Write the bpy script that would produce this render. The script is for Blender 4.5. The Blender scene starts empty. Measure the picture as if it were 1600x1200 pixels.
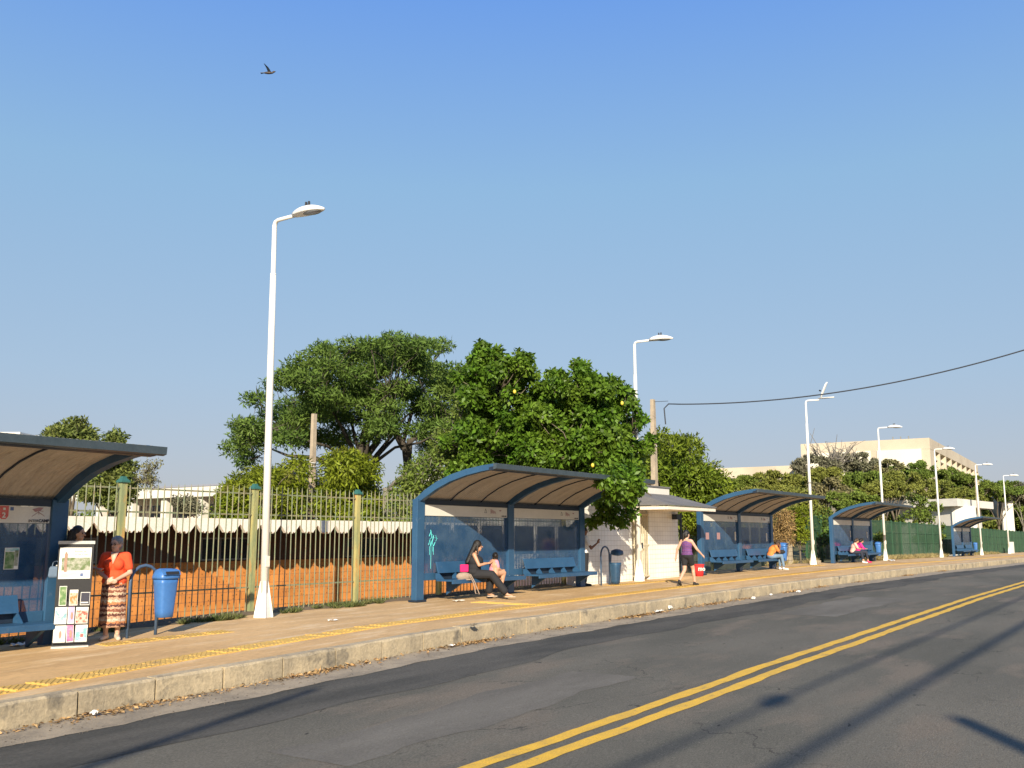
import bpy, math, random
import numpy as np
from mathutils import Vector, Matrix, Euler
R = math.radians
sc = bpy.context.scene
rng = random.Random(7)
nr = np.random.RandomState(11)

# ------------------------------------------------------------------ camera, sky, sun
CAM = (-12.7315, -14.5614, 1.53)
PITCH = R(9.016); HEAD = R(34.62); F = 1500.0
cd = bpy.data.cameras.new('camera'); cam = bpy.data.objects.new('camera', cd)
sc.collection.objects.link(cam); sc.camera = cam
cam.location = CAM; cam.rotation_euler = (math.pi/2 + PITCH, 0, HEAD - math.pi/2)
cd.sensor_width = 36; cd.lens = F/1600*36; cd.clip_start = .1; cd.clip_end = 6000
SUN_EL = R(24.5); SUN_AZ = HEAD                       # light travels along heading SUN_AZ
w = bpy.data.worlds.new('World'); sc.world = w; w.use_nodes = True
nt = w.node_tree; sky = nt.nodes.new('ShaderNodeTexSky'); sky.sky_type = 'NISHITA'; sky.sun_disc = False
sky.sun_elevation = SUN_EL; sky.sun_rotation = math.atan2(-math.cos(SUN_AZ), -math.sin(SUN_AZ)) % (2*math.pi)
sky.altitude = 600; sky.air_density = 1.0; sky.dust_density = 1.4; sky.ozone_density = 1.6
tc = nt.nodes.new('ShaderNodeTexCoord'); sxyz = nt.nodes.new('ShaderNodeSeparateXYZ'); nt.links.new(tc.outputs['Generated'], sxyz.inputs[0])
cr = nt.nodes.new('ShaderNodeValToRGB'); nt.links.new(sxyz.outputs[2], cr.inputs[0])      # hazy afternoon sky by height above the horizon
SK = [(0, (.43, .43, .485)), (.06, (.42, .45, .54)), (.157, (.375, .50, .655)), (.35, (.285, .495, .745)), (.52, (.155, .36, .86)), (1, (.07, .2, .55))]
EXPO = .66
for i, (p, c) in enumerate(SK):
    e = cr.color_ramp.elements[i] if i < 2 else cr.color_ramp.elements.new(p)
    e.position = p; e.color = (*[v/2**EXPO for v in c], 1)
mg = nt.nodes.new('ShaderNodeVectorMath'); mg.operation = 'SCALE'; mg.inputs['Scale'].default_value = 10; nt.links.new(cr.outputs[0], mg.inputs[0])
mxw = nt.nodes.new('ShaderNodeMix'); mxw.data_type = 'RGBA'; mxw.inputs[0].default_value = .85
nt.links.new(sky.outputs[0], mxw.inputs[6]); nt.links.new(mg.outputs[0], mxw.inputs[7])
nt.links.new(mxw.outputs[2], nt.nodes['Background'].inputs[0]); nt.nodes['Background'].inputs[1].default_value = .1
sd = bpy.data.lights.new('sun', 'SUN'); sun = bpy.data.objects.new('sun', sd); sc.collection.objects.link(sun)
sd.energy = 5.0; sd.angle = R(.55); sd.color = (1.0, .885, .70)
ld = Vector((math.cos(SUN_AZ)*math.cos(SUN_EL), math.sin(SUN_AZ)*math.cos(SUN_EL), -math.sin(SUN_EL)))
sun.rotation_euler = ld.to_track_quat('-Z', 'Y').to_euler(); sun.location = (-40, -40, 40)
sc.view_settings.view_transform = 'Standard'; sc.view_settings.look = 'None'
sc.view_settings.exposure = EXPO; sc.view_settings.gamma = 1.0; sc.view_settings.use_curve_mapping = False
sc.cycles.max_bounces = 6; sc.cycles.transparent_max_bounces = 12

# ------------------------------------------------------------------ geometry of the place
Rv = (math.sin(HEAD), -math.cos(HEAD)); Fv = (math.cos(HEAD), math.sin(HEAD))
GX = [-400, -40, -12, -8, -4.5, 0, 8, 16, 34, 47, 62, 80, 95, 400, 3000]
GZ = [-7, -.75, -.30, -.20, -.12, 0, .06, .10, .20, .12, .03, -.09, -.2, -2.3, -16]
def g(s): return float(np.interp(s, GX, GZ))
def kerb_y(s): return float(np.interp(s, [20, 30, 40, 60], [-4.35, -4.85, -5.2, -5.25]))
def pray(px, py):
    a = (px-800)/F; b = (600-py)/F
    f = math.cos(PITCH)-b*math.sin(PITCH)
    return Rv[0]*a+Fv[0]*f, Rv[1]*a+Fv[1]*f, math.sin(PITCH)+b*math.cos(PITCH)
def at(px, py, D):                                    # the point seen at a pixel, D metres ahead
    r = pray(px, py); k = D/(r[0]*Fv[0]+r[1]*Fv[1])
    return Vector((CAM[0]+r[0]*k, CAM[1]+r[1]*k, CAM[2]+r[2]*k))
def lerp(a, b, t): return a+(b-a)*t

# ------------------------------------------------------------------ materials
def mat(name, c, c2=None, rough=.7, scale=3., mixp=(.35, .65), bump=0., bscale=40., metal=0., spec=.5,
        c3=None, s3=12., p3=(.6, .7), stretch=(1, 1, 1), cracks=0., island=0., trans=0., alpha=1., fine=.12, detail=6):
    m = bpy.data.materials.new(name); m.use_nodes = True
    n = m.node_tree.nodes; L = m.node_tree.links; b = n['Principled BSDF']
    geo = n.new('ShaderNodeNewGeometry'); mp = n.new('ShaderNodeMapping'); mp.inputs['Scale'].default_value = stretch
    L.new(geo.outputs['Position'], mp.inputs['Vector'])
    def noise(s, d=detail, rg=.6):
        t = n.new('ShaderNodeTexNoise'); t.inputs['Scale'].default_value = s; t.inputs['Detail'].default_value = d
        t.inputs['Roughness'].default_value = rg; L.new(mp.outputs[0], t.inputs['Vector']); return t
    def ramp(src, p):
        r = n.new('ShaderNodeMapRange'); r.inputs['From Min'].default_value = p[0]; r.inputs['From Max'].default_value = p[1]
        L.new(src, r.inputs['Value']); return r.outputs[0]
    def mix(f, a, bb, mode='MIX'):
        x = n.new('ShaderNodeMix'); x.data_type = 'RGBA'; x.blend_type = mode
        if hasattr(f, 'node'): L.new(f, x.inputs[0])
        else: x.inputs[0].default_value = f
        for k, v in ((6, a), (7, bb)):
            if hasattr(v, 'node'): L.new(v, x.inputs[k])
            else: x.inputs[k].default_value = (*v, 1)
        return x.outputs[2]
    col = c
    if c2: col = mix(ramp(noise(scale).outputs[0], mixp), c, c2)
    if c3: col = mix(ramp(noise(s3).outputs[0], p3), col, c3)
    if cracks:
        vm = n.new('ShaderNodeVectorMath'); vm.operation = 'ADD'; nz = noise(2.2, 4); sc_ = n.new('ShaderNodeVectorMath'); sc_.operation = 'SCALE'; sc_.inputs['Scale'].default_value = .9
        L.new(nz.outputs['Color'], sc_.inputs[0]); L.new(geo.outputs['Position'], vm.inputs[0]); L.new(sc_.outputs[0], vm.inputs[1])
        vo = n.new('ShaderNodeTexVoronoi'); vo.feature = 'DISTANCE_TO_EDGE'; vo.inputs['Scale'].default_value = .33; L.new(vm.outputs[0], vo.inputs['Vector'])
        lt = n.new('ShaderNodeMapRange'); lt.inputs['From Min'].default_value = .0015; lt.inputs['From Max'].default_value = .006; lt.inputs['To Min'].default_value = cracks; lt.inputs['To Max'].default_value = 0
        L.new(vo.outputs['Distance'], lt.inputs['Value']); mk_ = n.new('ShaderNodeMath'); mk_.operation = 'MULTIPLY'; L.new(lt.outputs[0], mk_.inputs[0]); L.new(ramp(noise(.6, 2).outputs[0], (.5, .62)), mk_.inputs[1])
        col = mix(mk_.outputs[0], col, (.02, .02, .02))
        vs_ = n.new('ShaderNodeTexVoronoi'); vs_.inputs['Scale'].default_value = 22; L.new(geo.outputs['Position'], vs_.inputs['Vector'])
        col = mix(ramp(vs_.outputs['Distance'], (.11, .07)), col, (.30, .27, .22))
        st_ = n.new('ShaderNodeTexVoronoi'); st_.inputs['Scale'].default_value = 2.1; L.new(vm.outputs[0], st_.inputs['Vector'])
        col = mix(ramp(st_.outputs['Distance'], (.10, .04)), col, (.045, .042, .038))
    if fine:
        fn = n.new('ShaderNodeMapRange'); fn.inputs['To Min'].default_value = 1-fine*1.6; fn.inputs['To Max'].default_value = 1+fine*1.6
        fn.inputs['From Min'].default_value = .25; fn.inputs['From Max'].default_value = .75
        L.new(noise(bscale, 4, .7).outputs[0], fn.inputs['Value'])
        col = mix(1., col, fn.outputs[0], 'MULTIPLY')
    if island:
        r = n.new('ShaderNodeMapRange'); r.inputs['To Min'].default_value = 1-island; r.inputs['To Max'].default_value = 1+island
        L.new(geo.outputs['Random Per Island'], r.inputs['Value']); col = mix(1., col, r.outputs[0], 'MULTIPLY')
    if hasattr(col, 'node'): L.new(col, b.inputs['Base Color'])
    else: b.inputs['Base Color'].default_value = (*col, 1)
    b.inputs['Roughness'].default_value = rough; b.inputs['Metallic'].default_value = metal
    b.inputs['Specular IOR Level'].default_value = spec
    if bump:
        bp = n.new('ShaderNodeBump'); bp.inputs['Strength'].default_value = bump; bp.inputs['Distance'].default_value = .02
        L.new(noise(bscale, 5, .65).outputs[0], bp.inputs['Height']); L.new(bp.outputs[0], b.inputs['Normal'])
    out = n['Material Output']
    if trans:
        tr = n.new('ShaderNodeBsdfTranslucent'); ms = n.new('ShaderNodeMixShader'); ms.inputs[0].default_value = trans
        if hasattr(col, 'node'): L.new(col, tr.inputs['Color'])
        else: tr.inputs['Color'].default_value = (*col, 1)
        L.new(b.outputs[0], ms.inputs[1]); L.new(tr.outputs[0], ms.inputs[2]); L.new(ms.outputs[0], out.inputs[0])
    if alpha < 1:
        tp = n.new('ShaderNodeBsdfTransparent'); ms = n.new('ShaderNodeMixShader')
        mr = ramp(noise(1.7).outputs[0], (.2, .8))
        ma = n.new('ShaderNodeMapRange'); ma.inputs['To Min'].default_value = alpha*.75; ma.inputs['To Max'].default_value = min(1, alpha*1.3)
        L.new(mr, ma.inputs['Value']); L.new(ma.outputs[0], ms.inputs[0])
        L.new(tp.outputs[0], ms.inputs[1]); L.new(b.outputs[0], ms.inputs[2]); L.new(ms.outputs[0], out.inputs[0])
    return m
M = {}
M['asphalt'] = mat('asphalt', (.112, .106, .086), (.155, .142, .114), .95, .35, (.38, .62), .7, 75, spec=.15, c3=(.18, .152, .118), s3=.9, p3=(.52, .66), stretch=(.45, 1.3, 1), fine=.34, cracks=.55)
M['asphalt_dark'] = mat('asphalt_dark', (.068, .066, .058), (.105, .098, .084), .92, 1.2, (.4, .6), .6, 75, spec=.15, stretch=(.3, 1, 1), fine=.3)
M['asphalt_pale'] = mat('asphalt_pale', (.18, .165, .138), (.135, .124, .104), .95, .9, (.4, .6), .6, 75, spec=.15, stretch=(.4, 1, 1), fine=.2)
M['gutter'] = mat('gutter', (.36, .29, .20), (.25, .205, .145), .95, 2.2, (.4, .6), .6, 60, c3=(.34, .28, .2), s3=7, fine=.2)
M['kerb'] = mat('kerb', (.46, .37, .235), (.33, .27, .18), .92, 2.0, (.38, .62), .6, 22, c3=(.13, .115, .09), s3=2.6, p3=(.57, .72), fine=.16)
M['pavement'] = mat('pavement', (.60, .385, .175), (.46, .29, .13), .92, .9, (.36, .64), .45, 24, c3=(.64, .46, .26), s3=2.2, p3=(.52, .66), stretch=(.3, 1.4, 1), fine=.16)
M['tactile'] = mat('tactile', (.68, .43, .09), (.55, .35, .10), .8, 1.4, (.35, .7), .3, 30, c3=(.34, .23, .12), s3=5, p3=(.6, .72))
M['yellow'] = mat('yellow_paint', (.74, .43, .035), (.58, .35, .05), .75, 3.5, (.4, .7), .3, 80, c3=(.30, .2, .08), s3=7, p3=(.60, .74), fine=.22)
M['soil'] = mat('soil', (.16, .11, .065), (.10, .075, .045), .97, .5, (.4, .6), .6, 12, c3=(.2, .16, .09), s3=1.5)
M['hill'] = mat('hill_grass', (.12, .105, .045), (.075, .08, .03), .97, .08, (.4, .6), .6, 2, c3=(.17, .13, .07), s3=.4)
M['blue'] = mat('blue_paint', (.030, .095, .185), (.024, .075, .155), .42, 1.5, (.35, .7), .12, 30, c3=(.08, .14, .22), s3=5, p3=(.64, .76), fine=.06)
M['blue_bench'] = mat('blue_bench', (.020, .072, .155), (.028, .092, .19), .45, 2.5, (.35, .7), .12, 30, c3=(.05, .10, .17), s3=7, p3=(.6, .75), fine=.08)
M['navy'] = mat('dark_trim', (.010, .020, .042), (.016, .028, .045), .5, 3., bump=.1)
M['trim_grey'] = mat('grey_trim', (.055, .075, .09), (.04, .058, .07), .45, 3.)
M['roof_sheet'] = mat('roof_sheet', (.47, .43, .375), (.38, .345, .30), .6, 1.2, (.35, .7), .1, 20, c3=(.27, .235, .2), s3=3, p3=(.56, .74), stretch=(3., .5, 1))
M['sign_white'] = mat('sign_white', (.72, .70, .63), (.62, .60, .54), .5, 1.6, c3=(.45, .38, .36), s3=4, p3=(.68, .78), fine=.04)
M['glass'] = mat('dusty_glass', (.022, .075, .17), (.06, .12, .21), .1, 2.5, alpha=.66, fine=.05)
M['film'] = mat('blue_film', (.010, .045, .13), (.02, .075, .18), .2, 2., alpha=.95, fine=.05, c3=(.06, .13, .22), s3=6, p3=(.6, .8))
M['paper'] = mat('paper', (.8, .78, .72), fine=.05)
M['green_post'] = mat('fence_post_paint', (.40, .35, .13), (.22, .25, .12), .75, 2.1, (.42, .6), .25, 40, c3=(.50, .24, .06), s3=3.4, p3=(.56, .7), stretch=(2.2, 2.2, .45))
M['green_bar'] = mat('fence_bar_paint', (.17, .21, .12), (.24, .22, .13), .7, 4, (.4, .6), c3=(.20, .12, .06), s3=9, p3=(.58, .7))
M['cap_green'] = mat('cap_green', (.03, .12, .10), rough=.6)
M['orange_wall'] = None; M['eave_shade_brown'] = mat('eave_shade_brown', (.085, .045, .028), (.12, .06, .035), .9, 1.5)
M['white_roof'] = mat('white_fibre_cement', (.84, .78, .68), (.74, .67, .56), .85, 1.2, (.35, .7), .2, 30, c3=(.4, .33, .27), s3=2.6, p3=(.64, .76))
M['plaster'] = mat('white_plaster', (.76, .70, .58), (.66, .60, .49), .85, .9, (.4, .7), .15, 25, c3=(.5, .44, .34), s3=2.2, p3=(.64, .76))
M['plaster_bright'] = mat('bright_plaster', (.70, .67, .60), (.60, .57, .5), .85, .6, (.4, .7), fine=.04)
M['beige'] = mat('beige_concrete', (.55, .47, .35), (.47, .395, .295), .9, .18, (.4, .65), c3=(.34, .27, .2), s3=.5, p3=(.6, .72), fine=.06)
M['cream'] = mat('cream_paint', (.78, .72, .58), (.72, .66, .53), .9, .2, (.4, .65), fine=.03)
M['glass_dark'] = mat('dark_glass', (.02, .022, .025), rough=.15)
M['frame_grey'] = mat('frame_grey', (.22, .22, .20), rough=.6)
M['lamp_white'] = mat('lamp_white', (.80, .79, .74), (.72, .70, .64), .45, 2., fine=.04, c3=(.55, .5, .4), s3=5, p3=(.68, .78))
M['lamp_glass'] = mat('lamp_glass', (.22, .23, .24), rough=.25)
M['concrete'] = mat('pole_concrete', (.42, .34, .24), (.32, .26, .19), .92, 3, (.4, .65), .4, 30, c3=(.2, .16, .12), s3=6)
M['block'] = mat('concrete_block', (.44, .37, .25), (.36, .30, .21), .92, 4, (.4, .65), .4, 40)
M['grey_roof'] = mat('grey_roof', (.135, .13, .125), (.18, .17, .16), .9, 1.2, (.4, .65), .3, 25)
M['cream_grille'] = mat('grille_paint', (.62, .56, .40), (.5, .43, .3), .7, 4)
M['bin'] = mat('bin_plastic', (.045, .155, .42), (.06, .18, .45), .4, 2.5, (.35, .7), .08, 20, c3=(.13, .22, .38), s3=5, p3=(.66, .78), fine=.05)
M['bin_dark'] = mat('bin_dark', (.018, .05, .10), (.03, .09, .17), .5, 4, fine=.08)
M['pipe_blue'] = mat('pipe_paint', (.07, .12, .2), (.05, .085, .15), .5, 4)
M['black'] = mat('black_board', (.018, .018, .02), rough=.6)
M['alu'] = mat('aluminium', (.5, .5, .48), rough=.4)
M['cable'] = mat('cable_rubber', (.03, .035, .045), rough=.7)
M['bark'] = mat('bark', (.11, .085, .06), (.17, .14, .10), .95, 5, (.4, .6), .6, 18, stretch=(1, 1, .3))
M['bark_dark'] = mat('bark_dark', (.055, .045, .035), (.09, .075, .055), .95, 3, (.4, .6), .6, 12, stretch=(1, 1, .3))
M['bark_pale'] = mat('bark_pale', (.22, .20, .165), (.15, .135, .11), .95, 5, (.4, .6), .4, 20)
M['leaf_feather'] = mat('leaf_feather', (.095, .165, .030), (.135, .20, .036), .6, .5, (.35, .65), island=.4, trans=.35, fine=0, spec=.22)
M['leaf_mango'] = mat('leaf_mango', (.15, .20, .012), (.19, .22, .016), .55, .6, (.35, .65), island=.4, trans=.25, fine=0, c3=(.15, .145, .035), s3=1.2, p3=(.58, .7), spec=.22)
M['leaf_broad'] = mat('leaf_broad', (.075, .165, .014), (.14, .22, .024), .42, .7, (.35, .65), island=.5, trans=.38, fine=0, spec=.22)
M['leaf_thin'] = mat('leaf_thin', (.12, .185, .030), (.17, .215, .04), .6, .7, (.35, .65), island=.4, trans=.3, fine=0, c3=(.16, .14, .07), s3=1.2, spec=.22)
M['leaf_mangoR'] = mat('leaf_mango_right', (.105, .165, .012), (.16, .20, .018), .55, .35, (.35, .65), island=.4, trans=.25, fine=0, c3=(.16, .10, .03), s3=.7, p3=(.62, .72), spec=.22)
M['leaf_left'] = mat('leaf_left', (.12, .16, .035), (.17, .19, .045), .6, .7, (.35, .65), island=.4, trans=.3, fine=0, spec=.22)
M['leaf_olive'] = mat('leaf_olive', (.16, .185, .036), (.21, .22, .045), .7, .2, (.35, .65), island=.35, trans=.2, fine=0, spec=.22)
M['leaf_brown'] = mat('leaf_brown', (.20, .18, .085), (.16, .16, .06), .8, .2, (.35, .65), island=.35, trans=.15, fine=0, spec=.22)
M['leaf_hill'] = mat('leaf_hill', (.115, .175, .030), (.165, .21, .036), .7, .2, (.35, .65), island=.35, trans=.2, fine=0, spec=.22)
M['leaf_grey'] = mat('leaf_grey', (.14, .14, .085), (.18, .17, .11), .8, .2, (.35, .65), island=.35, trans=.15, fine=0, spec=.22)
M['fruit'] = mat('fruit', (.75, .48, .04), (.62, .58, .08), .5, 3)
M['weed'] = mat('weed', (.09, .13, .03), (.15, .15, .05), .8, 3, island=.4, trans=.25, fine=0)
M['drygrass'] = mat('drygrass', (.36, .27, .12), (.25, .22, .09), .9, 3, island=.4, trans=.2, fine=0)
M['litter'] = mat('dry_leaf', (.28, .15, .06), (.42, .28, .12), .9, 8, island=.5, fine=0)
M['mesh_green'] = mat('mesh_green', (.016, .055, .024), (.028, .075, .034), .6, 1., fine=.1)
M['mesh_post'] = mat('mesh_post', (.028, .085, .04), rough=.6)
M['vine_dry'] = mat('vine_dry', (.24, .15, .06), (.33, .22, .08), .9, 2, island=.45, fine=0)
def skinmat(n, c): return mat(n, c, tuple(v*.9 for v in c), .5, 9, fine=.03)
M['skin'] = skinmat('skin', (.52, .28, .17)); M['skin_light'] = skinmat('skin_light', (.60, .36, .25)); M['skin_dark'] = skinmat('skin_dark', (.2, .095, .055))
M['hair_grey'] = mat('hair_grey', (.30, .29, .28), (.18, .175, .17), .7, 40, bump=.5, bscale=120)
M['hair_black'] = mat('hair_black', (.008, .007, .007), (.018, .014, .012), .45, 40, bump=.5, bscale=120)
M['hair_brown'] = mat('hair_brown', (.06, .035, .02), (.03, .02, .012), .5, 40, bump=.5, bscale=120)
def cloth(n, c, k=.85): return mat(n, c, tuple(v*k for v in c), .85, 6, bump=.25, bscale=14, fine=.06)
for nm, c in (('orange_cloth', (.86, .085, .022)), ('black_cloth', (.016, .016, .019)), ('pink_cloth', (.75, .28, .36)), ('purple_cloth', (.22, .07, .26)),
              ('white_cloth', (.75, .75, .73)), ('peach_cloth', (.78, .45, .38)), ('magenta_cloth', (.75, .03, .26)), ('denim', (.16, .25, .36)),
              ('navy_cloth', (.025, .03, .05)), ('orange_shirt', (.80, .25, .06)), ('shoe_beige', (.62, .5, .38)), ('shoe_white', (.8, .78, .75)), ('shoe_black', (.02, .02, .02)),
              ('bag_beige', (.33, .25, .19)), ('bag_pink', (.75, .015, .15)), ('bag_blue', (.13, .19, .28)), ('red_plastic', (.70, .03, .03)), ('strap_pink', (.7, .16, .2))):
    M[nm] = cloth(nm, c)

def wave_mat(name, cols, scale, axis='Z', rough=.8, distort=2., dscale=8):
    m = bpy.data.materials.new(name); m.use_nodes = True; n = m.node_tree.nodes; L = m.node_tree.links
    geo = n.new('ShaderNodeNewGeometry'); sx = n.new('ShaderNodeSeparateXYZ'); L.new(geo.outputs['Position'], sx.inputs[0])
    ns = n.new('ShaderNodeTexNoise'); ns.inputs['Scale'].default_value = dscale; L.new(geo.outputs['Position'], ns.inputs['Vector'])
    ad = n.new('ShaderNodeMath'); ad.operation = 'MULTIPLY_ADD'; ad.inputs[1].default_value = distort*.02
    L.new(ns.outputs[0], ad.inputs[0]); L.new(sx.outputs[axis], ad.inputs[2])
    fr = n.new('ShaderNodeMath'); fr.operation = 'MULTIPLY'; fr.inputs[1].default_value = scale; L.new(ad.outputs[0], fr.inputs[0])
    f2 = n.new('ShaderNodeMath'); f2.operation = 'FRACT'; L.new(fr.outputs[0], f2.inputs[0])
    cr = n.new('ShaderNodeValToRGB'); cr.color_ramp.interpolation = 'CONSTANT'
    cr.color_ramp.elements[0].position = 0; cr.color_ramp.elements[0].color = (*cols[0], 1)
    cr.color_ramp.elements[1].position = 1/len(cols); cr.color_ramp.elements[1].color = (*cols[1], 1)
    for i, c in enumerate(cols[2:], 2):
        e = cr.color_ramp.elements.new(i/len(cols)); e.color = (*c, 1)
    L.new(f2.outputs[0], cr.inputs[0])
    vo = n.new('ShaderNodeTexVoronoi'); vo.inputs['Scale'].default_value = 38; L.new(geo.outputs['Position'], vo.inputs['Vector'])
    mr = n.new('ShaderNodeMapRange'); mr.inputs['From Max'].default_value = .6; mr.inputs['To Min'].default_value = .55; mr.inputs['To Max'].default_value = 1.15
    L.new(vo.outputs['Distance'], mr.inputs['Value'])
    mx = n.new('ShaderNodeMix'); mx.data_type = 'RGBA'; mx.blend_type = 'MULTIPLY'; mx.inputs[0].default_value = 1
    L.new(cr.outputs[0], mx.inputs[6]); L.new(mr.outputs[0], mx.inputs[7])
    b = n['Principled BSDF']; L.new(mx.outputs[2], b.inputs['Base Color']); b.inputs['Roughness'].default_value = rough
    return m
M['skirt'] = wave_mat('patterned_skirt', [(.42, .25, .16), (.10, .03, .02), (.5, .36, .24), (.2, .07, .04), (.5, .3, .2), (.08, .03, .03), (.42, .17, .07), (.5, .4, .3)], 3.4, distort=5, dscale=26)
M['striped_top'] = wave_mat('striped_top', [(.14, .04, .17), (.09, .05, .17), (.18, .04, .13), (.11, .06, .19)], 14, distort=.4)

def brick_mat(name, c1, c2, mortar, bw, bh, mort=.006, rough=.85, dots=False, bump=.5):
    m = bpy.data.materials.new(name); m.use_nodes = True; n = m.node_tree.nodes; L = m.node_tree.links
    geo = n.new('ShaderNodeNewGeometry'); sx = n.new('ShaderNodeSeparateXYZ'); cb = n.new('ShaderNodeCombineXYZ')
    L.new(geo.outputs['Position'], sx.inputs[0]); L.new(sx.outputs[0], cb.inputs[0]); L.new(sx.outputs[2], cb.inputs[1])
    br = n.new('ShaderNodeTexBrick'); br.offset = 0 if not dots else .5; L.new(cb.outputs[0], br.inputs['Vector'])
    br.inputs['Color1'].default_value = (*c1, 1); br.inputs['Color2'].default_value = (*c2, 1); br.inputs['Mortar'].default_value = (*mortar, 1)
    br.inputs['Scale'].default_value = 1; br.inputs['Mortar Size'].default_value = mort; br.inputs['Brick Width'].default_value = bw; br.inputs['Row Height'].default_value = bh
    ns = n.new('ShaderNodeTexNoise'); ns.inputs['Scale'].default_value = 1.3; ns.inputs['Detail'].default_value = 6; L.new(geo.outputs['Position'], ns.inputs['Vector'])
    mr = n.new('ShaderNodeMapRange'); mr.inputs['From Min'].default_value = .3; mr.inputs['From Max'].default_value = .7; mr.inputs['To Min'].default_value = .72 if dots else .9; mr.inputs['To Max'].default_value = 1.15 if dots else 1.04
    L.new(ns.outputs[0], mr.inputs['Value'])
    mx = n.new('ShaderNodeMix'); mx.data_type = 'RGBA'; mx.blend_type = 'MULTIPLY'; mx.inputs[0].default_value = 1
    L.new(br.outputs[0], mx.inputs[6]); L.new(mr.outputs[0], mx.inputs[7]); col = mx.outputs[2]
    h = br.outputs['Fac']
    if dots:
        vo = n.new('ShaderNodeTexVoronoi'); vo.inputs['Scale'].default_value = 9.5; vo.inputs['Randomness'].default_value = .35; L.new(cb.outputs[0], vo.inputs['Vector'])
        m2 = n.new('ShaderNodeMapRange'); m2.inputs['From Min'].default_value = .1; m2.inputs['From Max'].default_value = .24; m2.inputs['To Min'].default_value = .42; m2.inputs['To Max'].default_value = 1
        L.new(vo.outputs['Distance'], m2.inputs['Value'])
        m3 = n.new('ShaderNodeMix'); m3.data_type = 'RGBA'; m3.blend_type = 'MULTIPLY'; m3.inputs[0].default_value = 1
        L.new(col, m3.inputs[6]); L.new(m2.outputs[0], m3.inputs[7]); col = m3.outputs[2]
    b = n['Principled BSDF']; L.new(col, b.inputs['Base Color']); b.inputs['Roughness'].default_value = rough
    bp = n.new('ShaderNodeBump'); bp.invert = True; bp.inputs['Strength'].default_value = bump; bp.inputs['Distance'].default_value = .01
    L.new(h, bp.inputs['Height']); L.new(bp.outputs[0], b.inputs['Normal'])
    return m
M['orange_wall'] = brick_mat('orange_brick', (.70, .275, .065), (.60, .225, .05), (.46, .19, .065), .29, .19, .008, .9, True)
M['tile_wall'] = brick_mat('white_tile', (.86, .84, .78), (.82, .80, .74), (.58, .55, .48), .2, .155, .006, .3)

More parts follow.
